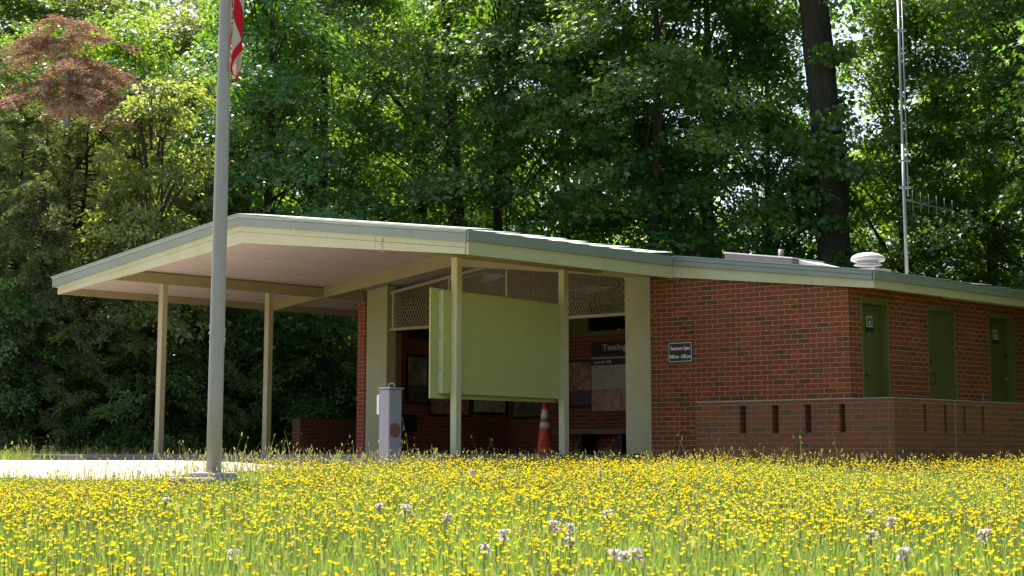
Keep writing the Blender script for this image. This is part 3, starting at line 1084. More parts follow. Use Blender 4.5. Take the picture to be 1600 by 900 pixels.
# doors -----------------------------------------------------------------------
door_objs = []
for k, (a, b, zd) in enumerate(doors):
    dr = empty('door', (0, 0, 0), None, None)
    dr.parent = B
    door_objs.append(dr)
    rec = 0.10 if k == 0 else (0.02 if k == 1 else 0.11)
    fw_ = 0.05
    mb = MB()
    e = 0.004
    mb.box(-0.19, -0.006 if k == 1 else 0.004, a + e, a + fw_, 0.0, zd - e)
    mb.box(-0.19, -0.006 if k == 1 else 0.004, b - fw_, b - e, 0.0, zd - e)
    mb.box(-0.19, -0.006 if k == 1 else 0.004, a + fw_, b - fw_, zd - fw_ - 0.02, zd - e)
    mb.build('door_frame', MAT['door_frame'], dr, bevel=0.003)
    mb = MB()
    mb.box(-rec - 0.045, -rec, a + fw_ + 0.004, b - fw_ - 0.004, 0.01, zd - fw_ - 0.025)
    mb.build('door_leaf', MAT['door'], dr, bevel=0.003)
    for zh in (0.3, 1.05, 1.8):
        mb = MB()
        yh = (b - fw_ - 0.002) if k < 2 else (a + fw_ + 0.002)
        mb.box(-rec, -rec + 0.012, yh - 0.008, yh + 0.008, zh, zh + 0.10)
        mb.build('hinge', MAT['door_frame'], dr)
    mb = MB()
    mb.box(-rec - 0.03, -0.004, a + fw_ + 0.003, b - fw_ - 0.003, 0.001, 0.009)
    mb.build('threshold', MAT['steel'], dr)
    mb = MB()
    if k == 0:
        yy = a + 0.165
        mb.lathe((-rec, yy, 1.06), [(0.03, 0), (0.03, 0.015), (0.012, 0.02), (0.012, 0.05)], 12, axis=(1, 0, 0))
        mb.tube([(-rec + 0.05, yy, 1.06), (-rec + 0.055, yy + 0.11, 1.055)], 0.011, 8)
        mb.build('door_handle', MAT['black'], dr)
    elif k == 1:
        yy = a + 0.11
        mb.tube([(-rec, yy, 1.14), (-rec + 0.05, yy, 1.14), (-rec + 0.055, yy, 1.0), (-rec, yy, 0.985)], 0.009, 8)
        mb.build('door_handle', MAT['black'], dr)
        mb = MB()
        mb.lathe((-rec, yy - 0.02, 1.30), [(0.032, 0), (0.032, 0.015), (0.022, 0.02)], 14, axis=(1, 0, 0))
        mb.build('deadbolt', MAT['black'], dr)
    else:
        yy = b - fw_ - 0.05
        mb.lathe((-rec, yy, 1.13), [(0.034, 0), (0.034, 0.02), (0.014, 0.025), (0.014, 0.06)], 14, axis=(1, 0, 0))
        mb.tube([(-rec + 0.055, yy, 1.13), (-rec + 0.06, yy - 0.12, 1.125)], 0.011, 8)
        mb.build('door_handle', MAT['steel'], dr)
        mb = MB()
        mb.lathe((-rec, yy, 1.48), [(0.032, 0), (0.032, 0.015), (0.022, 0.02)], 14, axis=(1, 0, 0))
        mb.build('deadbolt', MAT['black'], dr)

# things fixed to the roof (parts of the building)
rv = empty('roof_ventilator', (0, 0, 0), None, None)
rv.parent = B
vx, vy = -0.60, 1.50
vz = zr(vx, ZT)
mb = MB()
mb.boxc((vx, vy, vz + 0.0), (0.48, 0.44, 0.14))
mb.lathe((vx, vy, vz + 0.13), [(0.20, 0), (0.17, 0.03), (0.15, 0.05), (0.15, 0.10)], 28)
mb.build('ventilator_base', MAT['vent'], rv)
mb = MB()
mb.lathe((vx, vy, vz + 0.185), [(0.215, 0.0), (0.240, 0.012), (0.243, 0.040), (0.22, 0.075), (0.165, 0.104), (0.10, 0.12), (0.045, 0.126), (0.01, 0.127)], 36)
mb.build('hood', MAT['vent'], rv)
mb = MB()
x0, x1 = -3.17, -1.95
zb = zr(x0, ZT) - 0.12
mb.prism([(x0, 1.6, zr(x0, ZT) + 0.01), (x1, 1.6, zr(x1, ZT) + 0.01), (x1, 1.6, zr(x1, ZT) + 0.15), (x0, 1.6, zr(x0, ZT) + 0.165)], (0, 0.8, 0))
hb = mb.build('roof_hatch', MAT['curb'], B, bevel=0.008)
mb = MB()
mb.prism([(x0 - 0.02, 1.58, zr(x0, ZT) + 0.167), (x1 + 0.02, 1.58, zr(x1, ZT) + 0.152), (x1 + 0.02, 1.58, zr(x1, ZT) + 0.172), (x0 - 0.02, 1.58, zr(x0, ZT) + 0.187)], (0, 0.84, 0))
mb.build('lid', MAT['vent'], hb, bevel=0.004)
mb = MB()
mb.prism([(x1 + 0.05, 1.7, zr(x1 + 0.05, ZT) + 0.01), (x1 + 0.42, 1.7, zr(x1 + 0.42, ZT) + 0.01), (x1 + 0.42, 1.7, zr(x1 + 0.42, ZT) + 0.10), (x1 + 0.05, 1.7, zr(x1 + 0.05, ZT) + 0.15)], (0, 0.6, 0))
mb.build('roof_curb', MAT['vent'], B, bevel=0.006)
mb = MB()
px, py = -3.3, 3.3
mb.lathe((px, py, zr(px, ZT)), [(0.045, 0), (0.045, 0.36)], 14)
mb.build('vent_pipe', MAT['curb'], B)

# ------------------------------------------------------------------ low brick screen walls (weathered)
def slot_wall(axis, fixed, a0, a1, thick, z0, z1, slots, name_parent, mat, sgn):
    """wall with slots right through; axis 'x' -> runs along X in the plane Y=fixed (outer face), axis 'y' -> along Y in plane X=fixed"""
    m = MB()
    zs0, zs1 = 0.258, 0.597
    cuts = [a0] + [q for s_ in slots for q in s_] + [a1]

    def bx(p, q, zz0, zz1):
        if axis == 'x':
            m.box(p, q, fixed, fixed + thick, zz0, zz1)
        else:
            m.prism([(fixed, p, zz0), (fixed, q, zz0), (fixed, q, zz1), (fixed, p, zz1)], (-thick, 0, 0))
    bx(a0, a1, z0, zs0)
    bx(a0, a1, zs1, z1)
    for i in range(0, len(cuts), 2):
        bx(cuts[i], cuts[i + 1], zs0, zs1)
    return m.build('brick_wall', mat, name_parent, weld=False)


LWF = -2.10
LW = empty('brick_screen_wall', (0.4, -2.1, 0), 'low weathered brick screen wall with narrow slots in front of the restroom doors', 'wall')
sl_x = [(-0.289, -0.195), (0.196, 0.292), (0.673, 0.765), (1.164, 1.247)]
slot_wall('x', LWF, -0.97, 1.912, 0.22, -0.5, 0.652, sl_x, LW, MAT['brick_low'], 1)
sl_y = [(-1.435, -1.362), (-0.952, -0.880), (-0.485, -0.425), (-0.02, 0.045), (1.09, 1.16), (1.57, 1.64), (2.05, 2.12)]
slot_wall('y', 1.912, LWF + 0.221, 6.0, 0.22, -0.5, 0.652, sl_y, LW, MAT['brick_low'], 1)
mb = MB()
mb.box(-0.97, -0.75, LWF + 0.221, -0.02, -0.5, 0.650)
mb.build('brick_wall', MAT['brick_low'], LW)
mb = MB()
mb.box(-0.972, 1.915, LWF - 0.002, LWF + 0.223, 0.653, 0.661)
mb.prism([(1.915, LWF + 0.224, 0.653), (1.915, 6.0, 0.653), (1.915, 6.0, 0.661), (1.915, LWF + 0.224, 0.661)], (-0.226, 0, 0))
mb.build('mortar_cap', MAT['footing'], LW)
mb = MB()
mb.box(1.911, 1.9155, -0.70, -0.672, -0.4, 0.65)
mb.build('expansion_joint', MAT['bench'], LW)
mb = MB()
for x in (1.72,):
    mb.box(x, x + 0.03, LWF - 0.0015, LWF + 0.01, -0.005, 0.03)
mb.build('weep_hole', MAT['black'], LW)
for y_ in (-1.79, -1.02):
    mb = MB()
    mb.prism([(1.9135, y_, -0.005), (1.9135, y_ + 0.035, -0.005), (1.9135, y_ + 0.035, 0.03), (1.9135, y_, 0.03)], (-0.01, 0, 0))
    mb.build('weep_hole', MAT['black'], LW)

mb = MB()
mb.box(-12.27, -12.05, 0.88, 3.2, -0.3, 0.655)
o = mb.build('brick_screen_wall', MAT['brick_low'])
tag(o, 'low plain brick wall at the far left end of the porch, against the trees', 'wall')

# ------------------------------------------------------------------ display board between the right posts
XB0 = XPR - 0.055 - 0.003   # back of the posts
DB = empty('display_board', (XPR - 0.1, -1.9, 0.75), 'large blank olive green display board hung between the two right porch posts', 'display board')
mb = MB()
mb.prism([(XB0 - 0.095, -3.385 + 0.04, 0.752), (XB0 - 0.095, -0.58, 0.752), (XB0 - 0.095, -0.58, 2.195), (XB0 - 0.095, -3.345, 2.255)], (-0.025, 0, 0))
mb.build('back_panel', MAT['board'], DB, bevel=0.003)
mb = MB()
mb.prism([(XB0, -3.185, 0.823), (XB0, -0.72, 0.80), (XB0, -0.72, 2.175), (XB0, -3.185, 2.222)], (-0.093, 0, 0))
mb.build('front_panel', MAT['board'], DB, bevel=0.003)
mb = MB()
mb.prism([(XB0 - 0.002, -3.199, 0.822), (XB0 - 0.002, -3.186, 0.822), (XB0 - 0.002, -3.186, 2.223), (XB0 - 0.002, -3.199, 2.223)], (-0.091, 0, 0))
mb.build('side_edge', MAT['board_edge'], DB)  # thin strip that carries the lit tone of this side
for z in (1.15, 1.6):
    mb = MB()
    mb.boxc((XB0 - 0.05, -3.203, z), (0.02, 0.006, 0.05))
    mb.build('hinge', MAT['steel'], DB)
mb = MB()
mb.boxc((XB0 - 0.06, -0.565, 0.80), (0.03, 0.03, 0.05))
mb.build('latch', MAT['steel'], DB)

# ------------------------------------------------------------------ wall panels in the breezeway
def mk_picture(name, cols, scale=6, seed=0.0, dark=0.5):
    t = NT(name)
    v = t.pos()
    ad = t.n('ShaderNodeVectorMath', operation='ADD')
    t.l(v, ad.inputs[0])
    ad.inputs[1].default_value = (seed, seed * 1.7, seed * 0.3)
    n1 = t.noise(ad.outputs[0], scale, 7, 0.7)
    n2 = t.noise(ad.outputs[0], scale * 0.35, 2)
    c = t.ramp(t.math('ADD', t.math('MULTIPLY', n1, 0.7), t.math('MULTIPLY', n2, 0.3)), [(0.36, cols[0]), (0.47, cols[1]), (0.56, cols[2]), (0.68, cols[3])])
    return t.pbr(c, 0.45)


def mk_textblock(name, bg, ink, axis='x', lines=42, col=0.24):
    t = NT(name)
    v = t.pos()
    s = t.n('ShaderNodeSeparateXYZ')
    t.l(v, s.inputs[0])
    a = s.outputs[0 if axis == 'x' else 1]
    fz = t.math('FRACT', t.math('MULTIPLY', s.outputs[2], lines))
    ln = t.math('LESS_THAN', fz, 0.5)
    row = t.math('FLOOR', t.math('MULTIPLY', s.outputs[2], lines))
    cb = t.n('ShaderNodeCombineXYZ')
    t.l(t.math('MULTIPLY', a, 60), cb.inputs[0])
    t.l(t.math('MULTIPLY', row, 3.7), cb.inputs[1])
    w = t.noise(cb.outputs[0], 1.0, 1)
    wd = t.math('GREATER_THAN', w, 0.42)
    c = t.mix(t.math('MULTIPLY', t.math('MULTIPLY', ln, wd), 0.75), bg, ink)
    return t.pbr(c, 0.5)


PIC1 = mk_picture('landscape_print', [(0.06, 0.07, 0.08), (0.15, 0.14, 0.11), (0.34, 0.26, 0.16), (0.5, 0.38, 0.24)], 5, 3.1)
PIC2 = mk_picture('reddish_print', [(0.08, 0.05, 0.04), (0.28, 0.14, 0.11), (0.42, 0.25, 0.20), (0.5, 0.34, 0.27)], 8, 7.7)
PIC3 = mk_picture('pale_map_print', [(0.25, 0.24, 0.2), (0.42, 0.38, 0.32), (0.5, 0.46, 0.38), (0.55, 0.5, 0.43)], 7, 1.2)
PIC4 = mk_picture('brown_scene_print', [(0.03, 0.025, 0.02), (0.12, 0.08, 0.05), (0.22, 0.15, 0.09), (0.34, 0.24, 0.14)], 6, 5.2)
TXTL = mk_textblock('white_on_black_text', (0.02, 0.017, 0.018), (0.2, 0.19, 0.18), 'y', 38)
TXTD = mk_textblock('black_on_grey_text', (0.55, 0.5, 0.46), (0.10, 0.09, 0.08), 'x', 36)
TXTLx = mk_textblock('pale_on_black_text', (0.02, 0.017, 0.018), (0.2, 0.19, 0.18), 'x', 38)


def wall_panel(label, plane, a0, a1, z0, z1, parts, frame=0.02, cat='poster', off=0.0):
    """plane ('L') = left wall X=-10.488 facing +X, ('B') = back wall Y=YBK facing -Y; parts: (name, frac z0, frac z1, mat)"""
    if plane == 'L':
        base = -10.488
        t = empty('wall_poster', (base, (a0 + a1) / 2, z0), label, cat)

        def slab(p, q, zz0, zz1, d0, d1):
            m = MB()
            m.prism([(base + d1, p, zz0), (base + d1, q, zz0), (base + d1, q, zz1), (base + d1, p, zz1)], (d0 - d1, 0, 0))
            return m
    else:
        base = YBK - off
        t = empty('wall_poster', ((a0 + a1) / 2, base, z0), label, cat)

        def slab(p, q, zz0, zz1, d0, d1):
            m = MB()
            m.box(p, q, base - d1, base - d0, zz0, zz1)
            return m
    slab(a0 - frame, a1 + frame, z0 - frame, z1 + frame, 0.002, 0.022).build('frame', MAT['dark'], t, bevel=0.003)
    h = z1 - z0
    for nm, f0, f1, mt in parts:
        slab(a0, a1, z0 + h * f0, z0 + h * f1, 0.0225, 0.026).build(nm, mt, t)
    return t


wall_panel('tall framed panel with a landscape picture over white text on black, nearest the left pillar', 'L', 2.02, 2.49, 0.95, 1.75, [('picture', 0.36, 1.0, PIC1), ('text_block', 0.0, 0.35, TXTL)], 0.045)
pz = wall_panel('big reddish framed panel half hidden by the left edge of the olive board', 'L', 2.60, 3.58, 0.745, 1.945, [('picture', 0.0, 0.45, PIC2), ('text_block', 0.455, 0.80, mk_textblock('brown_text_panel', (0.20, 0.15, 0.13), (0.06, 0.04, 0.04), 'y', 36)), ('heading', 0.80, 1.0, PIC4)], 0.05)
text_obj('lettering', 'T', 0.09, MAT['letter_dim'], pz, (-10.46, 2.69, 1.86), (0, 1, 0), (0, 0, 1))
wall_panel('pale framed map panel peeping out below the olive board, left of the brown one', 'L', 3.72, 4.58, 0.80, 1.6, [('picture', 0.0, 1.0, PIC3)], 0.05)
wall_panel('dark brown framed picture panel peeping out below the olive board, left of the cone', 'B', -10.36, -9.62, 0.73, 1.6, [('picture', 0.0, 1.0, PIC4)], 0.05)
t_ = empty('header_board', (-10.488, 2.5, 2.08), 'plain black heading board high on the left breezeway wall under the wire screen', 'sign')
mb = MB()
mb.prism([(-10.455, 2.03, 2.075), (-10.455, 3.3, 2.075), (-10.455, 3.3, 2.24), (-10.455, 2.03, 2.24)], (-0.031, 0, 0))
mb.build('board', MAT['dark'], t_)
wall_panel('framed reddish picture over white text on black, beside the right display post', 'B', -9.1, -8.44, 0.91, 1.69, [('picture', 0.34, 1.0, PIC2), ('text_block', 0.0, 0.33, TXTLx)], 0.045)
hb_ = empty('header_board', (-7.7, YBK, 1.78), 'black heading board with pale serif words Testing the, above the right panel', 'sign')
mb = MB()
mb.box(-8.42, -6.2, YBK - 0.03, YBK - 0.002, 1.80, 2.04)
mb.build('board', MAT['dark'], hb_)
text_obj('lettering', 'Testing the', 0.15, MAT['letter_dim'], hb_, (-7.72, YBK - 0.032, 1.93), (1, 0, 0), (0, 0, 1), width=0.86)
lp = wall_panel('wide panel headed Laurel Hill with grey text columns above a pink landscape', 'B', -8.42, -6.95, 0.79, 1.765, [('picture', 0.0, 0.40, mk_picture('pink_landscape_print', [(0.15, 0.07, 0.06), (0.40, 0.22, 0.19), (0.48, 0.29, 0.25), (0.54, 0.34, 0.3)], 9, 2.2)), ('text_block', 0.405, 0.85, TXTD), ('heading', 0.855, 0.96, MAT['dark']), ('top_strip', 0.965, 1.0, simple('grey_strip', (0.35, 0.32, 0.3)))], 0.015)
text_obj('lettering', 'Laurel Hill', 0.085, MAT['letter_dim'], lp, (-8.16, YBK - 0.028, 1.675), (1, 0, 0), (0, 0, 1), width=0.40)

# black box on the left wall
bx = empty('wall_box', (-10.488, 2.05, 0.42), 'small black box fixed low on the left breezeway wall behind the grey pillar box', 'box')
mb = MB()
mb.prism([(-10.36, 1.94, 0.42), (-10.36, 2.16, 0.42), (-10.36, 2.14, 0.72), (-10.36, 1.95, 0.72)], (-0.126, 0, 0))
mb.build('case', MAT['black'], bx, bevel=0.01)
mb = MB()
mb.boxc((-10.357, 2.09, 0.56), (0.006, 0.04, 0.16))
mb.build('front_plate', MAT['dark'], bx)

# bench
bn = empty('bench', (-8.0, 4.4, 0), 'plain wooden bench against the back wall, right of the orange cone', 'bench')
mb = MB()
mb.box(-8.95, -6.0, 4.22, 4.62, 0.42, 0.475)
mb.build('seat', MAT['bench'], bn, bevel=0.006)
mb = MB()
mb.box(-8.95, -6.0, 4.20, 4.219, 0.375, 0.473)
mb.build('front_rail', MAT['bench'], bn, bevel=0.004)
for x in (-8.35, -7.42, -6.3):
    mb = MB()
    mb.box(x - 0.05, x + 0.05, 4.25, 4.6, 0.0, 0.418)
    mb.build('leg', MAT['dark'], bn)

# traffic cone
cx_, cy_ = -7.30, 2.13
cn = empty('traffic_cone', (cx_, cy_, 0), 'tall orange traffic cone with two white collars standing in the breezeway', 'traffic cone')
mb = MB()
mb.boxc((cx_, cy_, 0.018), (0.37, 0.37, 0.034), rz=0.5)
mb.build('base', MAT['black'], cn, bevel=0.01)


def rc(z):
    return 0.143 - (0.143 - 0.026) * (z - 0.03) / 0.87


mb = MB()
mb.lathe((cx_, cy_, 0), [(0.155, 0.032), (0.145, 0.05), (rc(0.1), 0.1), (rc(0.5), 0.5), (rc(0.88), 0.88), (0.02, 0.895)], 32)
mb.build('cone_body', MAT['orange'], cn)
for z0, z1 in ((0.445, 0.55), (0.60, 0.755)):
    mb = MB()
    mb.lathe((cx_, cy_, 0), [(rc(z0) + 0.004, z0), (rc(z1) + 0.004, z1)], 32)
    mb.build('collar', MAT['collar'], cn)
mb = MB()
vd = Vector((CAM[0] - cx_, CAM[1] - cy_, 0)).normalized()
sd_ = Vector((-vd.y, vd.x, 0))
for z, n in ((0.235, 4), (0.165, 5)):
    for i in range(n):
        a = (i - (n - 1) / 2) * 0.035
        r = rc(z) + 0.003
        off = vd * math.sqrt(max(0, r * r - a * a)) + sd_ * a
        mb.boxc((0, 0, 0), (0.005, 0.014, 0.035 if i % 2 else 0.028), M4=Matrix.Translation(Vector((cx_, cy_, z)) + off) @ Matrix.Rotation(math.atan2(off.y, off.x), 4, 'Z'))
mb.build('worn_stencil', MAT['dark'], cn)

# fee pillar box
fx, fy = uD(612, 23.6)
fz = float(h_ground(fx, fy))
fp = empty('pillar_box', (fx, fy, fz), 'grey square pillar box with a hoop handle on its lid and a rusty disc', 'pillar box')
hx, hy = 0.093, 0.112
mb = MB()
mb.box(fx - hx, fx + hx, fy - hy, fy + hy, fz - 0.05, 0.815)
mb.build('tube', MAT['fee'], fp, bevel=0.012)
mb = MB()
mb.box(fx - hx - 0.01, fx + hx + 0.012, fy - hy - 0.012, fy + hy + 0.015, 0.818, 0.838)
mb.build('lid', MAT['fee'], fp, bevel=0.003)
mb = MB()
hb0 = []
for k in range(9):
    a = math.pi * k / 8
    hb0.append((fx + 0.02 - 0.045 * math.cos(a) * 0.75, fy - 0.045 * math.cos(a) * 0.5, 0.838 + 0.012 + 0.04 * min(1, 1.5 * math.sin(a))))
mb.tube([(hb0[0][0], hb0[0][1], 0.83)] + hb0 + [(hb0[-1][0], hb0[-1][1], 0.83)], 0.008, 8)
mb.build('hoop_handle', MAT['steel'], fp)
mb = MB()
mb.lathe((fx + hx - 0.004, fy - 0.01, 0.30), [(0.094, 0), (0.094, 0.010), (0.085, 0.014)], 28, axis=(1, 0, 0))
mb.build('rusty_disc', MAT['rust'], fp)
mb = MB()
mb.box(fx - hx - 0.045, fx - hx - 0.002, fy - hy + 0.0, fy - hy + 0.10, 0.50, 0.745)
mb.build('side_plate', MAT['fee_white'], fp, bevel=0.004)
mb = MB()
mb.prism([(fx + hx * 0.2, fy + hy + 0.001, 0.29), (fx + hx, fy + hy + 0.001, 0.29), (fx + hx, fy + hy + 0.001, 0.45), (fx + hx * 0.2, fy + hy + 0.001, 0.45)], (0, 0.02, 0))
mb.prism([(fx + hx + 0.0, fy + hy + 0.001, 0.30), (fx + hx + 0.0, fy + hy + 0.06, 0.30), (fx + hx + 0.0, fy + hy + 0.001, 0.46)], (-0.12, 0, 0))
mb.build('chute', MAT['fee'], fp)

# restroom sign on the front wall
sg = empty('hours_sign', (-2.8, -0.02, 1.30), 'small black sign with pale border giving restroom hours on the brick front wall', 'sign')


def rounded(x0, x1, z0, z1, r, y):
    P = []
    for cx0, cz0, a0 in ((x1 - r, z0 + r, -90), (x1 - r, z1 - r, 0), (x0 + r, z1 - r, 90), (x0 + r, z0 + r, 180)):
        for k in range(5):
            a = math.radians(a0 + 22.5 * k)
            P.append((cx0 + r * math.cos(a), y, cz0 + r * math.sin(a)))
    return P


for nm, ins, y0, mt in (('backing', 0.0, -0.014, 'black'), ('border', 0.010, -0.017, 'sign_edge'), ('face', 0.024, -0.019, 'brown_sign')):
    mb = MB()
    mb.prism(rounded(-3.02 + ins, -2.585 - ins, 1.303 + ins, 1.60 - ins, 0.022, y0), (0, 0.012, 0))
    mb.build(nm, MAT[mt], sg)
text_obj('lettering', 'Restroom Open', 0.072, MAT['letter'], sg, (-2.80, -0.021, 1.505), (1, 0, 0), (0, 0, 1), width=0.335)
text_obj('lettering', '8:00 am - 5:00 pm', 0.072, MAT['letter'], sg, (-2.80, -0.021, 1.388), (1, 0, 0), (0, 0, 1), width=0.375)

# pictogram signs on the doors
for k, (lab, yy, z1, z0, zp1, zp0, rec) in enumerate((
        ('white bordered figure sign with a dark plate below it on the nearest olive door', 0.675, 1.868, 1.722, 1.712, 1.648, 0.10),
        ('white bordered figure sign with a dark plate below it on the farthest olive door', 4.225, 1.86, 1.72, 1.71, 1.647, 0.11))):
    xk = -rec + 0.001
    ds_ = empty('pictogram_sign', (xk, yy, z0), lab, 'sign')

    def dslab(y0, y1, a, b, d0, d1):
        m = MB()
        m.prism([(xk + d1, y0, a), (xk + d1, y1, a), (xk + d1, y1, b), (xk + d1, y0, b)], (d0 - d1, 0, 0))
        return m
    dslab(yy - 0.07, yy + 0.07, z0, z1, 0.0, 0.006).build('border', MAT['sign_edge'], ds_)
    dslab(yy - 0.052, yy + 0.052, z0 + 0.016, z1 - 0.016, 0.0062, 0.0075).build('face', MAT['brown_sign'], ds_)
    mb = dslab(yy - 0.015, yy + 0.015, z0 + 0.03, z0 + 0.085, 0.0077, 0.009)
    mb.lathe((xk + 0.0077, yy, z1 - 0.032), [(0.0105, 0), (0.0105, 0.0013)], 12, axis=(1, 0, 0))
    mb.build('figure', MAT['white'], ds_)
    dslab(yy - 0.105, yy + 0.105, zp0, zp1, 0.0, 0.006).build('plate', MAT['black'], ds_)

# drinking fountain, mostly hidden by the low wall
df = empty('drinking_fountain', (0.1, 3.3, 0.75), 'small dark drinking fountain on the brick wall between the middle and far doors', 'drinking fountain')
mb = MB()
mb.prism([(0.002, 3.2, 0.80), (0.24, 3.22, 0.77), (0.24, 3.22, 0.66), (0.002, 3.2, 0.56)], (0, 0.26, 0))
mb.build('basin', MAT['black'], df, bevel=0.02)
mb = MB()
mb.tube([(0.16, 3.27, 0.775), (0.16, 3.27, 0.85), (0.13, 3.30, 0.88)], 0.012, 8)
mb.build('spout', MAT['steel'], df)

# ------------------------------------------------------------------ flagpole and flag
px, py = uD(340.5, 19.0)
pz0 = float(h_ground(px, py))
fpz = -0.195
Rv0 = RGT
FP = empty('flagpole', (px, py, pz0), 'tall weathered grey flagpole standing in the buttercup meadow beside the path', 'flagpole')
mb = MB()
mb.lathe((px, py, 0), [(0.0775, fpz), (0.0775, 0.6), (0.075, 2.0), (0.068, 4.0), (0.060, 6.5), (0.05, 9.0)], 40)
mb.build('pole', MAT['pole'], FP)
mb = MB()
mb.lathe((px, py, 0), [(0.083, fpz), (0.083, fpz + 0.018), (0.079, fpz + 0.02)], 40)
mb.build('collar', MAT['footing'], FP)
mb = MB()
mb.boxc((px, py, (fpz + pz0 - 0.2) / 2 + 0.0), (0.36, 0.34, fpz - (pz0 - 0.2)), rz=0.3)
mb.boxc((px - Rv0[0] * 0.10, py - Rv0[1] * 0.10, fpz - 0.105), (0.56, 0.50, 0.11), rz=0.3)
mb.build('footing', MAT['footing'], FP, bevel=0.02)
mb = MB()
rr = random.Random(3)
vd = Vector((CAM[0] - px, CAM[1] - py, 0)).normalized()
sd_ = Vector((-vd.y, vd.x, 0)) * 1.0
PEEL = simple('peeling_paint', (0.50, 0.43, 0.40), 0.8, 0, 30, 0.5, (0.3, 0.25, 0.22))
for sgn, z0, n in ((1, 1.20, 9), (-1, 1.22, 8)):
    mb = MB()
    for i in range(n):
        z = z0 + (i - n / 2) * 0.024
        a = rr.uniform(-0.35, 0.35) + (0.0 if sgn > 0 else 0.0)
        d = (sd_ * sgn * math.cos(a) + vd * (0.35 + math.sin(a)))
        d.normalize()
        w_ = 0.016 + 0.014 * math.sin(math.pi * i / n)
        mb.lathe(Vector((px, py, z)) + d * 0.071, [(w_, -0.02), (w_ * 0.8, -0.006), (w_ * 0.3, 0.008 + rr.random() * 0.008)], 7, axis=(d.x, d.y, rr.uniform(-0.5, 0.5)))
    mb.build('peeling_patch', PEEL, FP)
# halyard
mb = MB()
mb.tube([Vector((px, py, 9.0)) + sd_ * 0.07, Vector((px, py, 5.0)) + sd_ * 0.083, Vector((px, py, 3.9)) + sd_ * 0.088], 0.004, 6)
mb.build('halyard', MAT['white'], FP)


def mk_cloth(name, col, col2=None):
    t = NT(name)
    c = None
    if col2 is not None:
        uv = t.n('ShaderNodeUVMap', uv_map='UVMap').outputs[0]
        sx = t.n('ShaderNodeSeparateXYZ')
        t.l(uv, sx.inputs[0])
        f = t.math('FRACT', t.math('MULTIPLY', sx.outputs[0], 5.0))
        c = t.mix(t.math('GREATER_THAN', f, 0.5), col, col2)
    df_ = t.n('ShaderNodeBsdfDiffuse')
    tl = t.n('ShaderNodeBsdfTranslucent')
    for q in (df_, tl):
        if c is None:
            q.inputs[0].default_value = (*col, 1)
        else:
            t.l(c, q.inputs[0])
    mx = t.n('ShaderNodeMixShader')
    mx.inputs[0].default_value = 0.42
    t.l(df_.outputs[0], mx.inputs[1])
    t.l(tl.outputs[0], mx.inputs[2])
    t.l(mx.outputs[0], t.o.inputs[0])
    return t.m


FLS = mk_cloth('flag_striped_cloth', (0.70, 0.03, 0.05), (0.74, 0.62, 0.60))
FLB = mk_cloth('flag_blue_cloth', (0.02, 0.03, 0.16))
# a flag hanging limp: cloth in three deep folds, stripes running down it aslant
Rv = Vector((RGT[0], RGT[1], 0))
Fv = Vector((FWD[0], FWD[1], 0))
nS, nT = 78, 60
zt_, zb_ = 5.55, 3.905
Vf = []
for j in range(nT + 1):
    t = j / nT                      # 0 top .. 1 bottom
    z_ = zt_ + (zb_ - zt_) * t
    for i in range(nS + 1):
        s = i / nS
        ph = s * 1.55 * 2 * math.pi
        narrow = 1.0 - 0.42 * smooth(0.86, 1.0, t) + 0.07 * math.sin(5.0 * t + 1)
        wave = math.sin(ph + 1.3 * t)
        lat = 0.070 + (0.096 + 0.012 * math.sin(4 * t + 2)) * narrow * (1 + 0.9 * wave * (0.62 + 0.38 * math.sin(2.3 * s * 3)) + (s - 0.5) * 0.35)
        lat = max(lat, 0.060)
        dep = (s - 0.5) * 0.16 + 0.045 * math.cos(ph + 0.5)
        zz = z_ + (0.16 * abs(s - 0.78) + 0.05 * math.cos(ph * 0.5)) * smooth(0.72, 1.0, t)
        p = Vector((px, py, zz)) + Rv * lat + Fv * dep
        Vf.append(p)
Ff, Mi = [], []
for j in range(nT):
    t = (j + 0.5) / nT
    for i in range(nS):
        s = (i + 0.5) / nS
        Ff.append([j * (nS + 1) + i, j * (nS + 1) + i + 1, (j + 1) * (nS + 1) + i + 1, (j + 1) * (nS + 1) + i])
        Mi.append(1 if (s < 0.5 and t < 0.30) else 0)
lo = Vector((px, py, 0)) + Rv * 0.1
me = np_mesh('flag', np.array([(v_.x - lo.x, v_.y - lo.y, v_.z) for v_ in Vf]), np.array(Ff), [FLS, FLB], mi=np.array(Mi), smooth=True)
fuv = me.uv_layers.new(name='UVMap')
QV = []
for j in range(nT + 1):
    t = j / nT
    zq = zt_ + (zb_ - zt_) * t
    for i in range(nS + 1):
        q = (i / nS) * 4.6 + (-(zq - 4.30) * 3.4 if zq > 4.30 else (4.30 - zq) * -3.6) + 8.35
        QV.append((q / 10.0, t))
QV = np.array(QV)
lv = np.zeros(len(me.loops), dtype=np.int32)
me.loops.foreach_get('vertex_index', lv)
fuv.data.foreach_set('uv', QV[lv].astype(np.float32).ravel())
flag = bpy.data.objects.new('flag', me)
COL.objects.link(flag)
flag.location = lo
sol = flag.modifiers.new('thickness', 'SOLIDIFY')
sol.thickness = 0.0015
tag(flag, 'limp red and white striped flag hanging in folds from the tall grey pole', 'flag')

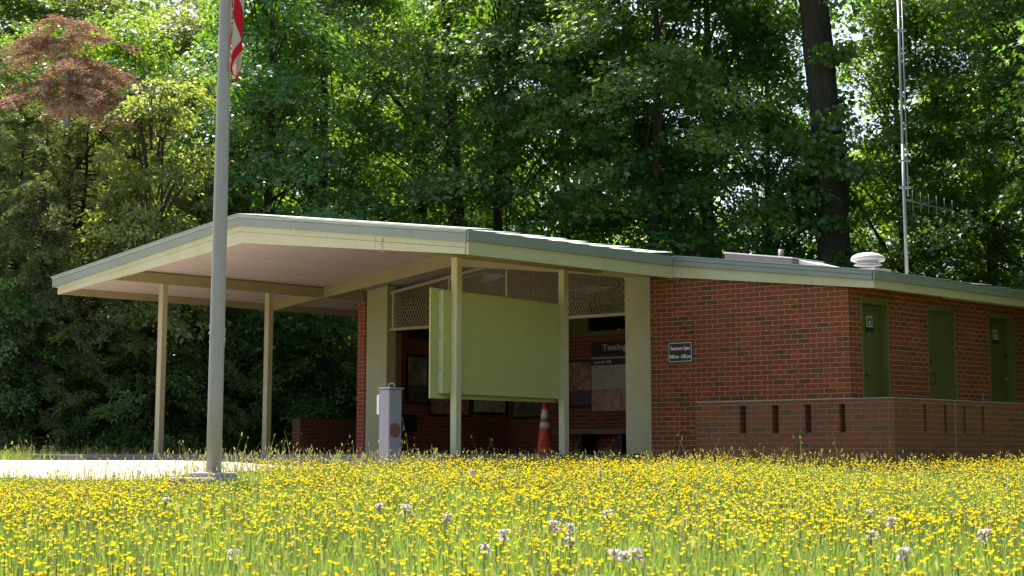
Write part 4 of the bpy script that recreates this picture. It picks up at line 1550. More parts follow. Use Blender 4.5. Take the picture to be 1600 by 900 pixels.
# ------------------------------------------------------------------ antenna mast behind the roof ridge
mx_, my_ = -0.05, 1.62
mz = zr(mx_, ZT)
AM = empty('antenna_mast', (mx_, my_, mz), 'thin grey antenna mast with a small aerial rising from the roof behind the ventilator', 'antenna mast')
Dm, Lm = DL(np.array(mx_), np.array(my_))
mb = MB()
mb.tube([(mx_, my_, mz - 0.02), (mx_, my_, mz + 1.9)], 0.023, 12)
mb.tube([(mx_, my_, mz + 1.85), (mx_, my_, mz + 4.0)], 0.018, 12)
mb.tube([(mx_, my_, mz + 3.95), (mx_, my_, mz + 5.9)], 0.013, 12)
mb.build('mast', MAT['steel'], AM)
q = Vector((mx_, my_, 0)) + Rv * 0.055
mb = MB()
mb.tube([(q.x, q.y, mz + 1.15), (q.x, q.y, mz + 4.15)], 0.009, 8)
mb.build('conduit', MAT['steel'], AM)
for z in (mz + 1.28, mz + 1.66, mz + 3.55):
    mb = MB()
    mb.boxc((mx_ + Rv.x * 0.02, my_ + Rv.y * 0.02, z), (0.16, 0.05, 0.025), rz=math.atan2(Rv.y, Rv.x))
    mb.build('clamp', MAT['steel'], AM)
ae = empty('aerial', (0, 0, 0), None, None)
ae.parent = AM
ae.location = (0, 0, 0)
bd = Rv * 0.92 + Fv * 0.4
zy = mz + 1.10
mb = MB()
p0 = Vector((mx_, my_, zy))
mb.tube([p0, p0 + bd * 0.82 - Vector((0, 0, 0.10))], 0.011, 8)
mb.build('boom', MAT['black'], ae)
mb = MB()
for k in range(6):
    c = p0 + bd * (0.14 + 0.135 * k) - Vector((0, 0, 0.015 * k))
    hl = 0.15 - 0.006 * k
    mb.tube([c - Vector((0, 0, hl)), c + Vector((0, 0, hl))], 0.004, 6)
mb.build('elements', MAT['curb'], ae)

# ------------------------------------------------------------------ foliage
def unit(v):
    return v / np.maximum(np.linalg.norm(v, axis=-1, keepdims=True), 1e-9)


def leaf_mesh_arrays(P, Nrm, Dirv, size, fold=0.12, width=0.5, r=None, lobes=False):
    """folded six-point leaves. P base (n,3), Nrm leaf normal, Dirv along the midrib"""
    n = len(P)
    Dv = unit(Dirv)
    Sv = unit(np.cross(Nrm, Dv))
    Nv = np.cross(Dv, Sv)
    sz = size[:, None]

    def pt(a, b, c):
        return P + sz * (a * Sv + b * Dv + c * Nv)
    w = width
    if lobes:
        pts = [pt(0, 0, 0),
               pt(-0.17, 0.45, fold * 0.5), pt(0, 1.0, -0.1), pt(0.17, 0.45, fold * 0.5),
               pt(-0.40, 0.12, fold), pt(-0.58, 0.62, fold * 0.4), pt(-0.12, 0.40, fold * 0.4),
               pt(0.40, 0.12, fold), pt(0.58, 0.62, fold * 0.4), pt(0.12, 0.40, fold * 0.4)]
        V = np.stack(pts, 1).reshape(-1, 3)
        b = np.arange(n)[:, None] * 10
        F = np.concatenate([b + np.array([[0, 3, 2, 1]]), b + np.array([[0, 6, 5, 4]]), b + np.array([[0, 7, 8, 9]])], 1).reshape(-1, 4)
        return V, F
    pts = [pt(0, 0, 0), pt(-w, 0.34, fold), pt(-w * 0.62, 0.78, fold * 0.7), pt(0, 1.0, -0.08), pt(w * 0.62, 0.78, fold * 0.7), pt(w, 0.34, fold)]
    V = np.stack(pts, 1).reshape(-1, 3)
    b = np.arange(n)[:, None] * 6
    F = np.concatenate([b + np.array([[0, 3, 2, 1]]), b + np.array([[0, 5, 4, 3]])], 1).reshape(-1, 4)
    return V, F


def needle_arrays(P, Dirv, size, width, r):
    n = len(P)
    Dv = unit(Dirv)
    side = unit(np.cross(Dv, r.normal(size=(n, 3))))
    sz = size[:, None]
    w = width[:, None]
    droop = np.array([0, 0, -1.0]) * 0.12
    a = P - side * w * 0.5
    b = P + side * w * 0.5
    c = P + sz * (Dv * 0.6) + side * w * 0.55
    d = P + sz * (Dv + droop)
    e = P + sz * (Dv * 0.6) - side * w * 0.55
    V = np.stack([a, b, c, d, e], 1).reshape(-1, 3)
    k = np.arange(n)[:, None] * 5
    F4 = (k + np.array([[0, 1, 2, 4]])).reshape(-1, 4)
    F3 = (k + np.array([[4, 2, 3]])).reshape(-1, 3)
    return V, F4, F3


def branchy(r, height, trunk_r, crown_base, tips, lean=0.0, name='trunk', mat=None, fork=None, seg=10):
    """trunk with limbs reaching to the given tips"""
    m = MB()
    n = 9
    bx, by = r.normal(size=2) * 0.02 * height
    pts, rad = [], []
    for i in range(n):
        t = i / (n - 1)
        pts.append(Vector((bx * math.sin(2.2 * t) + lean * t * height, by * math.sin(1.7 * t), -0.15 + t * height * 0.94)))
        rad.append(trunk_r * (1.0 - 0.8 * t ** 0.9) * (1.28 if i == 0 else 1.0))
    m.tube(pts, rad, seg)
    for tip in tips:
        tip = Vector(tip)
        hz = max(crown_base * 0.75, tip.z - 0.55 * math.hypot(tip.x, tip.y) - 0.4)
        t = min(0.93, max(0.05, hz / (height * 0.94)))
        k = t * (n - 1)
        i = int(k)
        p0 = pts[i].lerp(pts[min(i + 1, n - 1)], k - i)
        r0 = rad[i] * 0.5
        mid = p0.lerp(tip, 0.5) + Vector((*(r.normal(size=2) * 0.12), 0.25))
        m.tube([p0, p0.lerp(mid, 0.5) + Vector((0, 0, 0.02)), mid, tip], [r0, r0 * 0.72, r0 * 0.5, r0 * 0.16], 6, cap=False)
    return m


def mesh_from_mb(m, name, mat):
    me = bpy.data.meshes.new(name)
    me.from_pydata(m.v, [], m.f)
    me.polygons.foreach_set('use_smooth', [True] * len(m.f))
    me.materials.append(mat)
    me.update()
    return me


def proto_broad(seed, height, radius, base, nclump, nleaf, leaf, mat, droop=0.35, flat=0.34, trunk_r=0.2, csize=(0.55, 1.05), limbs=16, lobes=True):
    r = np.random.default_rng(seed)
    # clump centres through the crown volume, more of them towards the outside
    C = []
    while len(C) < nclump:
        z = r.uniform(base, height)
        t = (z - base) / (height - base)
        rp = radius * (0.55 + 0.75 * math.sin(math.pi * min(1, 0.12 + 0.88 * t) ** 0.8)) * (1 - 0.25 * t)
        a = r.uniform(0, 2 * math.pi)
        bump = 0.78 + 0.22 * math.sin(3 * a + z * 1.1 + seed) + 0.12 * math.sin(7 * a - 2 * z)
        q = math.sqrt(r.uniform(0.05, 1.0))
        C.append((rp * q * bump * math.cos(a), rp * q * bump * math.sin(a), z + 0.25 * r.normal()))
    C = np.array(C)
    n = nclump * nleaf
    ci = np.repeat(np.arange(nclump), nleaf)
    cs = r.uniform(csize[0], csize[1], nclump)[ci]
    outd = unit(np.column_stack([C[:, 0], C[:, 1], np.zeros(nclump)]))[ci]
    off = r.normal(size=(n, 3))
    off = unit(off) * (r.uniform(0, 1, n) ** 0.45)[:, None]
    # flattened sprays that hang outward
    hx = off * cs[:, None]
    hx[:, 2] *= flat
    along = (hx * outd).sum(1)
    hx[:, 2] -= droop * along + 0.12 * cs * (along / cs) ** 2
    P = C[ci] + hx
    up_ = np.tile([0, 0, 1.0], (n, 1))
    Nrm = unit(up_ * 0.9 + outd * 0.55 + r.normal(size=(n, 3)) * 0.5)
    Dv = unit(outd * 0.7 + hx / cs[:, None] * 0.8 + r.normal(size=(n, 3)) * 0.5 + np.array([0, 0, -0.45]))
    size = leaf * r.uniform(0.6, 1.25, n)
    V, F = leaf_mesh_arrays(P, Nrm, Dv, size, lobes=lobes, width=0.34)
    cm = np_mesh('crown', V, F, mat)
    tips = C[r.choice(nclump, limbs, replace=False)]
    m = branchy(r, height, trunk_r, base, tips)
    # thin twigs into more clumps
    for k in r.choice(nclump, min(nclump, 60), replace=False):
        c = Vector(C[k])
        h = min(height * 0.9, c.z * 0.85 + 0.1)
        q0 = Vector((c.x * 0.35, c.y * 0.35, h))
        m.tube([q0, q0.lerp(c, 0.6) + Vector((0, 0, 0.15)), c], [0.022, 0.014, 0.006], 5, cap=False)
    tm = mesh_from_mb(m, 'trunk', MAT['bark'])
    return tm, cm


def proto_cedar(seed, height, radius, nbr, per, mat, base=0.5, trunk_r=0.15, mats2=None, dead=False):
    r = np.random.default_rng(seed)
    m = MB()
    pts = [(0.03 * math.sin(k), 0.03 * math.cos(1.3 * k), -0.15 + height * k / 8) for k in range(9)]
    m.tube(pts, [trunk_r * (1 - 0.88 * k / 8) for k in range(9)], 9)
    Ps, Ds, Ws = [], [], []
    for b in range(nbr):
        t = (b + r.uniform(0, 1)) / nbr
        z = base + (height - base) * t
        L = radius * (0.35 + 0.9 * (1 - t) ** 0.75) * r.uniform(0.6, 1.15)
        a = r.uniform(0, 2 * math.pi)
        d = np.array([math.cos(a), math.sin(a), 0.0])
        rise = r.uniform(0.15, 0.5)
        k = 7
        bp = [np.array([0, 0, z]) + d * L * q + np.array([0, 0, L * (rise * q - 0.62 * q * q)]) for q in np.linspace(0, 1, k)]
        m.tube([Vector(x) for x in bp], list(np.linspace(0.028, 0.005, k)), 5, cap=False)
        # side sprays
        nsp = max(4, int(per * L / radius))
        q = r.uniform(0.15, 1.0, nsp)
        idx_ = np.minimum((q * (k - 1)).astype(int), k - 2)
        fr = q * (k - 1) - idx_
        B_ = np.array(bp)
        p = B_[idx_] * (1 - fr)[:, None] + B_[idx_ + 1] * fr[:, None]
        perp = np.array([-d[1], d[0], 0])
        sd = unit(d[None] * r.uniform(0.3, 1.0, nsp)[:, None] + perp[None] * r.normal(size=nsp)[:, None] * 0.9 + np.array([0, 0, -0.35]) + r.normal(size=(nsp, 3)) * 0.25)
        sl_ = r.uniform(0.18, 0.42, nsp)
        nn = 34
        tt = r.uniform(0, 1, (nsp, nn))
        pp = p[:, None] + sd[:, None] * (sl_[:, None] * tt)[..., None] + np.array([0, 0, -1.0]) * (0.25 * sl_[:, None] * tt ** 2)[..., None]
        pp = pp + r.normal(size=(nsp, nn, 3)) * 0.035
        dd = sd[:, None] * 0.8 + r.normal(size=(nsp, nn, 3)) * 0.55
        Ps.append(pp.reshape(-1, 3))
        Ds.append(dd.reshape(-1, 3))
    P = np.concatenate(Ps)
    D_ = np.concatenate(Ds)
    n = len(P)
    V, F4, F3 = needle_arrays(P, D_, r.uniform(0.05, 0.12, n), r.uniform(0.012, 0.024, n), r)
    cm = np_mesh('crown', V, [F4, F3], mat)
    tm = mesh_from_mb(m, 'trunk', MAT['bark_grey'] if dead else MAT['bark'])
    return tm, cm


PB = [proto_broad(1, 13.0, 3.2, 2.0, 190, 230, 0.11, MAT['leaf_dark'], trunk_r=0.22),
      proto_broad(2, 11.5, 3.0, 1.4, 175, 230, 0.108, MAT['leaf_mid'], trunk_r=0.17),
      proto_broad(3, 14.0, 3.6, 3.0, 185, 230, 0.115, MAT['leaf_dark'], trunk_r=0.25, csize=(0.6, 1.2)),
      proto_broad(4, 10.5, 2.5, 1.0, 125, 230, 0.105, MAT['leaf_mid'], trunk_r=0.14, droop=0.5)]
PS = [proto_broad(21, 3.0, 1.35, 0.25, 52, 170, 0.085, MAT['leaf_shrub'], trunk_r=0.04, csize=(0.3, 0.55), limbs=12, lobes=False),
      proto_broad(22, 3.8, 1.2, 0.4, 52, 170, 0.085, MAT['leaf_shrub'], trunk_r=0.05, csize=(0.3, 0.55), droop=0.6, limbs=12, lobes=False)]
PC = [proto_cedar(31, 9.0, 2.3, 120, 26, MAT['leaf_cedar'], 0.4),
      proto_cedar(32, 8.0, 1.9, 110, 24, MAT['leaf_cedar'], 0.6)]
PD = proto_cedar(33, 3.6, 1.9, 46, 30, MAT['leaf_dead'], 0.3, 0.07, dead=True)
PY = proto_broad(41, 7.4, 1.5, 2.2, 80, 130, 0.10, MAT['leaf_yellow'], trunk_r=0.07, csize=(0.3, 0.6), limbs=14, lobes=False)

MIDS = {}


def place_tree(name, label, cat, proto, u, D, scale, rz, group, zoff=0.0, sx=1.0, leafmat=None, lean=(0, 0)):
    x, y = uD(u, D)
    z = float(h_ground(x, y)) + zoff
    root = empty(name, (x, y, z), label, cat, group)
    root.rotation_euler = (lean[0], lean[1], rz)
    root.scale = (scale * sx, scale * sx, scale)
    tm, cm = proto
    for nm, me_ in (('trunk', tm), ('crown', cm)):
        o_ = bpy.data.objects.new(nm, me_)
        COL.objects.link(o_)
        o_.parent = root
        if nm == 'crown' and leafmat is not None:
            o_.material_slots[0].link = 'OBJECT'
            o_.material_slots[0].material = leafmat
    return root


GB = 'broadleaf trees of the wood'
Ld, Lm_, Ly = MAT['leaf_dark'], MAT['leaf_mid'], MAT['leaf_yellow']
trees = [
    # u, D, proto, scale, rz, width, leaf, label
    (405, 37.5, 3, 1.0, 0.3, 1.0, Ld, 'dark green tree rising just right of the flagpole behind the porch ridge'),
    (520, 40, 0, 0.95, 1.2, 1.0, Ld, 'dark broadleaf tree above the middle of the porch gable'),
    (665, 47.5, 2, 0.9, 2.1, 0.95, Lm_, 'broadleaf tree with forked dark trunk showing above the porch, left of centre'),
    (792, 40.0, 1, 1.05, 0.5, 0.95, Ld, 'dense broadleaf tree above the right corner of the porch'),
    (885, 42, 0, 1.0, 2.8, 0.95, Ld, 'broad dark tree above the middle of the roof eave'),
    (1000, 39, 1, 1.12, 4.0, 0.95, Lm_, 'maple with sunlit leaf tips standing above the brick front wall'),
    (1095, 41, 0, 1.0, 5.1, 1.05, Ld, 'dark leafy maple above the roof hatch'),
    (1195, 40, 3, 0.95, 1.9, 1.0, Ld, 'slim leafy tree left of the massive trunk'),
    (1440, 40.5, 1, 0.95, 0.9, 0.95, Lm_, 'leafy tree behind the antenna mast'),
    (1545, 41.5, 0, 0.92, 3.3, 1.0, Lm_, 'broadleaf tree at the right edge with sky showing through'),
    (1660, 38, 3, 1.05, 2.2, 1.1, Ld, 'broadleaf tree mostly beyond the right edge of the view'),
    (330, 50, 2, 0.75, 5.5, 1.0, Lm_, 'fresh green tree behind the flagpole and the flag'),
    (180, 52, 0, 0.95, 4.4, 1.1, Lm_, 'bright green backlit tree above the rust brown dead crown'),
    (30, 51, 2, 0.85, 0.2, 1.1, Lm_, 'bright green tree in the top left corner'),
    (-130, 46, 1, 0.9, 3.0, 1.1, Ld, 'broadleaf tree mostly beyond the left edge of the view'),
    (460, 52, 2, 1.0, 2.6, 1.1, Lm_, 'back row tree behind the porch ridge'),
    (590, 54, 0, 1.05, 3.7, 1.1, Ly, 'pale backlit back row tree seen between the dark forked trunks'),
    (705, 53, 2, 0.95, 0.8, 1.1, Ly, 'pale backlit back row tree behind the porch corner'),
    (925, 55, 0, 0.55, 4.9, 1.0, Lm_, 'back row tree below the largest gap of sky'),
    (1080, 54, 1, 0.55, 1.1, 1.0, Lm_, 'short back row tree behind the maples'),
    (1350, 53, 0, 0.66, 2.3, 0.9, Lm_, 'back row tree between the massive trunk and the mast'),
    (1500, 55, 2, 0.62, 5.9, 0.9, Lm_, 'back row tree right of the mast'),
    (1610, 52, 1, 1.0, 1.5, 1.0, Ly, 'pale backlit back row tree at the right edge'),
    (90, 58, 2, 1.1, 1.1, 1.2, Ly, 'pale backlit tree closing the top left corner behind the dead crown'),
    (-40, 57, 0, 1.15, 2.0, 1.2, Lm_, 'tall back row tree at the top left edge'),
    (170, 60, 2, 1.1, 3.0, 1.2, Lm_, 'tall back row tree above the yellow green sapling'),
    (1931, 31, 3, 1.15, 0.4, 1.0, Ld, 'slender shading tree added out of view just right of the farthest restroom door'),  # this and the next unseen trees are added to darken the right-facing walls
    (1975, 28, 3, 1.15, 2.4, 1.0, Ld, 'slender shading tree added out of view just right of the low wall'),
    (1915, 34.5, 3, 1.2, 3.9, 1.0, Ld, 'slender shading tree added out of view beyond the drinking fountain'),
    (2110, 25.5, 1, 0.95, 1.0, 1.1, Ld, 'leafy shading tree added out of view right of the low wall corner'),
    (2380, 21.5, 1, 1.0, 2.4, 1.2, Ld, 'leafy shading tree added out of view right of the meadow edge'),
    (2230, 32, 2, 1.0, 2.9, 1.3, Ld, 'tall leafy shading tree added out of view close to the restroom doors'),
    (2080, 36, 2, 1.0, 1.0, 1.2, Ld, 'broadleaf shading tree added out of view beyond the right end of the restroom wing'),
    (2220, 29, 0, 1.0, 2.0, 1.3, Ld, 'second broadleaf shading tree added out of view right of the low wall'),
    (2350, 25, 2, 1.0, 4.0, 1.3, Ld, 'third broadleaf shading tree added out of view right of the meadow'),
    (1850, 40, 1, 1.0, 5.0, 1.2, Ld, 'broadleaf tree out of view behind the restroom wing'),
    (250, 56, 1, 1.2, 0.1, 1.2, Ly, 'pale backlit back row tree behind the left cedars'),
]
for u, D, p, sc, rz, sx, lm, lab in trees:
    place_tree('broadleaf_tree', lab, 'tree', PB[p], u, D, sc, rz, GB, sx=sx, leafmat=lm)

cedars = [
    (25, 35.8, 0, 0.80, 0.4, 1.0, 'shaggy grey green cedar below the rust brown dead crown at the left edge'),
    (125, 36.5, 1, 0.86, 2.2, 1.0, 'shaggy cedar with drooping sprays left of the yellow green sapling'),
    (290, 37, 1, 0.98, 1.0, 0.95, 'dark cedar close behind the flagpole'),
    (215, 39.5, 0, 0.92, 3.4, 0.9, 'cedar half hidden behind the yellow green sapling'),
    (62, 34.4, 1, 0.66, 1.7, 1.1, 'low grey green cedar in front of the taller one at the far left'),
    (178, 35.0, 1, 0.70, 4.6, 1.1, 'grey green cedar with hanging sprays just left of the yellow green sapling'),
    (305, 35.6, 0, 0.62, 2.6, 0.9, 'short cedar peeping over the left slope of the porch roof'),
    (-70, 36, 0, 1.05, 5.0, 1.0, 'cedar mostly beyond the left edge of the view'),
    (345, 41, 0, 1.0, 4.0, 0.9, 'tall dark cedar behind the peak of the porch roof'),
]
for u, D, p, sc, rz, sx, lab in cedars:
    place_tree('cedar_tree', lab, 'tree', PC[p], u, D, sc, rz, 'cedars at the left end of the wood', sx=sx)
place_tree('dead_cedar', 'cedar top with rust brown dead needles and bare silvery twigs, upper left', 'tree', PD, 92, 34.6, 0.56, 0.7, None, zoff=6.45, sx=1.5)
# its bare stem down to the ground
dx, dy = uD(95, 35.0)
place_tree('sapling', 'bright yellow green sapling catching the sun left of the flagpole', 'tree', PY, 232, 34.3, 0.97, 1.4, None)

# big trunk on the right
bx_, by_ = uD(1303, 37.6)
bz_ = float(h_ground(bx_, by_))
BT = empty('broadleaf_tree', (bx_, by_, bz_), 'massive dark trunk leaning slightly, the thickest in the wood, right of centre', 'tree', GB)
m = MB()
pts, rad = [], []
for k in range(15):
    z = -0.2 + k * 1.1
    lean = -0.05 * max(0.0, z - 4.0) - 0.05 * math.sin(z * 0.7)
    pts.append(Vector((bx_, by_, bz_ + z)) + Rv * (0.05 + lean) + Fv * 0.05 * math.sin(z))
    rad.append(0.385 * (1.0 - 0.022 * z + 0.05 * math.sin(2.3 * z)) + (0.14 if k == 0 else 0))
m.tube(pts, rad, 18)
m.tube([pts[11], pts[11] + Rv * 0.9 + Vector((0, 0, 1.4)), pts[11] + Rv * 2.0 + Vector((0, 0, 3.4))], [0.2, 0.15, 0.06], 8)
m.tube([pts[9], pts[9] - Rv * 0.9 + Vector((0, 0, 1.2)), pts[9] - Rv * 2.3 + Vector((0, 0, 2.6))], [0.17, 0.12, 0.05], 8)
m.build('trunk', MAT['bark'], BT)
r = np.random.default_rng(77)
# ivy and its own foliage: sprays round the trunk and a crown high up
C = []
for k in range(46):
    z = r.uniform(1.8, 6.8) if k < 38 else r.uniform(5.5, 9.5)
    a = r.uniform(3.4, 5.9) if k % 3 else r.uniform(0, 6.28)
    C.append((math.cos(a) * r.uniform(0.5, 0.9), math.sin(a) * r.uniform(0.5, 0.9), z))
for k in range(130):
    z = r.uniform(9.5, 16.5)
    a = r.uniform(0, 6.28)
    rr_ = 3.6 * math.sqrt(r.uniform(0.05, 1))
    C.append((math.cos(a) * rr_, math.sin(a) * rr_, z))
C = np.array(C)
nl = 150
ci = np.repeat(np.arange(len(C)), nl)
csz = np.where(np.arange(len(C)) < 46, 0.5, 0.95)[ci]
off = unit(r.normal(size=(len(ci), 3))) * (r.uniform(0, 1, len(ci)) ** 0.45)[:, None] * csz[:, None]
off[:, 2] *= 0.45
Pp = C[ci] + off
keep = (Pp[:, 2] > 9.0) | (r.uniform(size=len(Pp)) < 0.8)
Pp, off = Pp[keep], off[keep]
n = len(Pp)
V, F = leaf_mesh_arrays(Pp, unit(np.array([0, 0, 0.9]) + r.normal(size=(n, 3)) * 0.5), off + r.normal(size=(n, 3)) * 0.3 + np.array([0, 0, -0.3]), 0.13 * r.uniform(0.6, 1.2, n))
me = np_mesh('crown', V, F, MAT['leaf_dark'])
o_ = bpy.data.objects.new('crown', me)
COL.objects.link(o_)
o_.parent = BT

# understory shrubs in front of the wood
sh = [(-40, 34.5), (20, 34.0), (125, 34.6), (180, 36), (240, 34.6), (330, 36.0), (395, 36.3), (430, 36.6), (475, 37.0), (515, 36.5), (556, 36.8),
      (600, 38), (150, 38), (365, 39.5), (-10, 39), (275, 41.5), (505, 41.8), (540, 43), (175, 43), (60, 42.5), (345, 44), (425, 43.5)]
SHL = ['shrub mostly beyond the left edge, under the cedars', 'low rounded shrub at the far left, under the cedars',
       'rounded shrub a little left of the left roof corner', 'drooping shrub below the left roof corner',
       'leafy shrub close behind the first porch post', 'drooping shrub right behind the flagpole',
       'rounded shrub just left of the second porch post', 'drooping shrub just right of the second porch post',
       'rounded shrub above the left end of the low left wall', 'drooping shrub above the middle of the low left wall',
       'rounded shrub touching the bright brick wall end', 'shrub hidden behind the left pillar',
       'second row shrub below the left roof corner', 'second row shrub between flagpole and second porch post', 'second row shrub at the left edge',
       'pale shrub deep in the wood between first post and flagpole', 'pale shrub deep in the wood above the low left wall',
       'pale shrub deep in the wood beside the bright brick wall end', 'pale shrub deep in the wood left of the first porch post',
       'pale shrub deep in the wood at the far left', 'pale shrub deep in the wood right behind the flagpole', 'pale shrub deep in the wood right of the second post']
for k, (u, D) in enumerate(sh):
    place_tree('shrub', SHL[k], 'shrub', PS[k % 2], u, D, random.uniform(0.85, 1.15) if D > 41 else random.uniform(0.5, 0.95), random.uniform(0, 6.28), 'shrubs along the edge of the wood', sx=random.uniform(0.95, 1.2), leafmat=Ly if D > 41 else None)  # deep shrubs take the paler leaf colour to stand for sun flecks

# slim bare trunks in the shade under the trees
for k, (u, D, rad_, h_, lab) in enumerate((
        (78, 36.5, 0.15, 7.5, 'thick dark trunk in the shade at the far left'),
        (103, 37.2, 0.09, 7.0, 'thin dark trunk beside the thick one at the far left'),
        (315, 38.0, 0.12, 8.0, 'dark trunk close left of the flagpole, seen under the porch roof'),
        (378, 39.0, 0.16, 8.0, 'dark trunk between the flagpole and the second porch post'),
        (395, 41.0, 0.08, 8.0, 'thin leaning trunk close left of the second porch post'),
        (447, 40.0, 0.12, 8.0, 'dark trunk right of the second porch post'),
        (195, 39.0, 0.10, 7.5, 'thin trunk left of the first porch post'),
        (715, 40.5, 0.24, 12, 'forked dark trunk above the porch corner'),
        (632, 41.0, 0.19, 12, 'dark bending trunk above the porch ridge'),
        (930, 44.0, 0.20, 13, 'dark forked limb crossing the gap of sky'),
        (1378, 44.0, 0.12, 13, 'slim curved trunk left of the antenna mast'))):
    x, y = uD(u, D)
    z = float(h_ground(x, y))
    root = empty('bare_trunk', (x, y, z), lab, 'tree')
    rr = np.random.default_rng(500 + k)
    m = MB()
    pts = []
    ln = rr.normal() * 0.05
    for i in range(9):
        t = i / 8
        pts.append(Vector((x, y, z - 0.15 + h_ * t)) + Rv * (ln * h_ * t + 0.12 * math.sin(4 * t + k)) + Fv * 0.1 * math.sin(3 * t + 2 * k))
    m.tube(pts, [rad_ * (1.15 - 0.75 * i / 8) for i in range(9)], 9)
    for j in range(5 if u > 600 else 7):
        i = int(rr.integers(3, 8))
        a = rr.uniform(-1, 1)
        L_ = rr.uniform(0.8, 2.6)
        d = Rv * (1 if rr.uniform() < 0.5 else -1) * math.cos(a) + Fv * math.sin(a)
        p0 = pts[i]
        m.tube([p0, p0 + d * L_ * 0.5 + Vector((0, 0, L_ * 0.35)), p0 + d * L_ + Vector((0, 0, L_ * rr.uniform(0.2, 0.8)))], [rad_ * 0.42, rad_ * 0.27, rad_ * 0.08], 6)
    m.build('trunk', MAT['bark'], root)

# the far wood behind everything, one mass
r = np.random.default_rng(91)
nC = 560
ang_ = r.uniform(-0.42, 0.42, nC)
dist = r.uniform(58, 84, nC)
hmax = 5.5 + 2.5 * np.sin(ang_ * 23) + 2.0 * np.sin(ang_ * 11 + 1)
hmax = np.where(ang_ < -0.02, hmax + 3.0, hmax)
zz = r.uniform(0.3, 1.0, nC) * hmax
Cx = CAM[0] + (FWD[0] * np.cos(ang_) + RGT[0] * np.sin(ang_)) * dist
Cy = CAM[1] + (FWD[1] * np.cos(ang_) + RGT[1] * np.sin(ang_)) * dist
C = np.column_stack([Cx, Cy, zz])
nl = 120
ci = np.repeat(np.arange(nC), nl)
n = len(ci)
off = unit(r.normal(size=(n, 3))) * (r.uniform(0, 1, n) ** 0.5 * 1.7)[:, None]
off[:, 2] *= 0.6
V, F = leaf_mesh_arrays(C[ci] + off, unit(np.array([0, 0, 0.8]) + r.normal(size=(n, 3)) * 0.6), r.normal(size=(n, 3)) + np.array([0, 0, -0.4]), 0.24 * r.uniform(0.6, 1.2, n))
me = np_mesh('far_woodland', V, F, MAT['leaf_mid'])
o_ = bpy.data.objects.new('far_woodland', me)
COL.objects.link(o_)
tag(o_, 'distant woodland glimpsed as one mass between the nearer trees', 'woodland', kind='stuff')

# ------------------------------------------------------------------ meadow
BX0, BX1 = -12.35, 1.95


def meadow_ok(X, Y, m=0.0):
    ok = ~in_poly(X, Y, PATH)
    # not on the slab, in the low wall, on the flagpole footing
    ok &= ~((X > -12.35) & (X < -2.72 + m) & (Y > -4.65 - m) & (Y < 9.7))
    ok &= ~((X > -1.02 - m) & (X < 1.95 + m) & (Y > -2.14 - m) & (Y < 9.7))
    ok &= ~((X > -3.4) & (X < 1.7) & (Y > -0.5 - m) & (Y < 9.7))
    ok &= np.hypot(X - px + RGT[0] * 0.08, Y - py + RGT[1] * 0.08) > 0.29
    ok &= np.hypot(X - fx, Y - fy) > 0.17
    return ok


def scatter(n, d0, d1, r, power=0.0, spread=0.335):
    """points over the part of the meadow that can be seen (and a margin), in (D,L)"""
    t = r.uniform(0, 1, n)
    # density ~ D**power per unit area over a wedge (area ~ D)
    e = 2.0 + power
    D = (d0 ** e + t * (d1 ** e - d0 ** e)) ** (1 / e)
    L = r.uniform(-1, 1, n) * (D * spread + 0.6)
    X = CAM[0] + D * FWD[0] + L * RGT[0]
    Y = CAM[1] + D * FWD[1] + L * RGT[1]
    return X, Y, D, L


def blades(X, Y, h, w, r, lean=0.35, seed=0):
    n = len(X)
    Z = h_ground(X, Y)
    a = r.uniform(0, 2 * np.pi, n)
    side = np.column_stack([np.cos(a), np.sin(a), np.zeros(n)])
    b = r.uniform(0, 2 * np.pi, n)
    ld = np.column_stack([np.cos(b), np.sin(b), np.zeros(n)]) * (h * r.uniform(0.05, lean * 2, n))[:, None]
    P = np.column_stack([X, Y, Z - 0.01])
    H = h[:, None]
    up3 = np.array([0, 0, 1.0])
    w = w[:, None]
    p1 = P + up3 * H * 0.55 + ld * 0.3
    p2 = P + up3 * H + ld
    V = np.stack([P - side * w * 0.5, P + side * w * 0.5, p1 + side * w * 0.42, p2, p1 - side * w * 0.42], 1).reshape(-1, 3)
    k = np.arange(n)[:, None] * 5
    return V, (k + np.array([[0, 1, 2, 4]])).reshape(-1, 4), (k + np.array([[4, 2, 3]])).reshape(-1, 3), p2


r = np.random.default_rng(5)


def patch(X, Y, s, k):
    return 0.5 + 0.5 * np.sin(X * s + 1.7 * k) * np.sin(Y * s * 1.3 - 0.9 * k + 0.5 * np.sin(X * s * 0.6)) * 1.0


X, Y, D, L = scatter(300000, 4.2, 33.0, r, power=-0.75)
ok = meadow_ok(X, Y) & ((D < 25.5) | (L < -3))
X, Y, D, L = X[ok], Y[ok], D[ok], L[ok]
n = len(X)
pt_ = patch(X, Y, 0.9, 1.0)
hgt = r.uniform(0.06, 0.165, n) * (0.75 + 0.5 * pt_)
hgt = np.where(poly_dist(X, Y, PATH) < 0.5, hgt * 0.8, hgt)
uu_ = 800.0 + L / D * FPX
hgt = np.where((uu_ > 325) & (uu_ < 418) & (D > 15.6) & (D < 18.0), hgt * 0.35, hgt)
wid = r.uniform(0.004, 0.008, n) * (0.8 + D / 18.0)
V, F4, F3, _ = blades(X, Y, hgt, wid, r)
me = np_mesh('grass', V, [F4, F3], MAT['grass'])
o_ = bpy.data.objects.new('grass', me)
COL.objects.link(o_)
tag(o_, 'bright green meadow grass', 'grass', kind='stuff')

# taller pale seeding grass: scattered in the meadow, denser by the path and the slab edge
X1, Y1, D1, L1 = scatter(3200, 5.0, 24.0, r, power=-0.3)
k_ = meadow_ok(X1, Y1)
X1, Y1 = X1[k_], Y1[k_]
H1 = r.uniform(0.2, 0.34, len(X1))
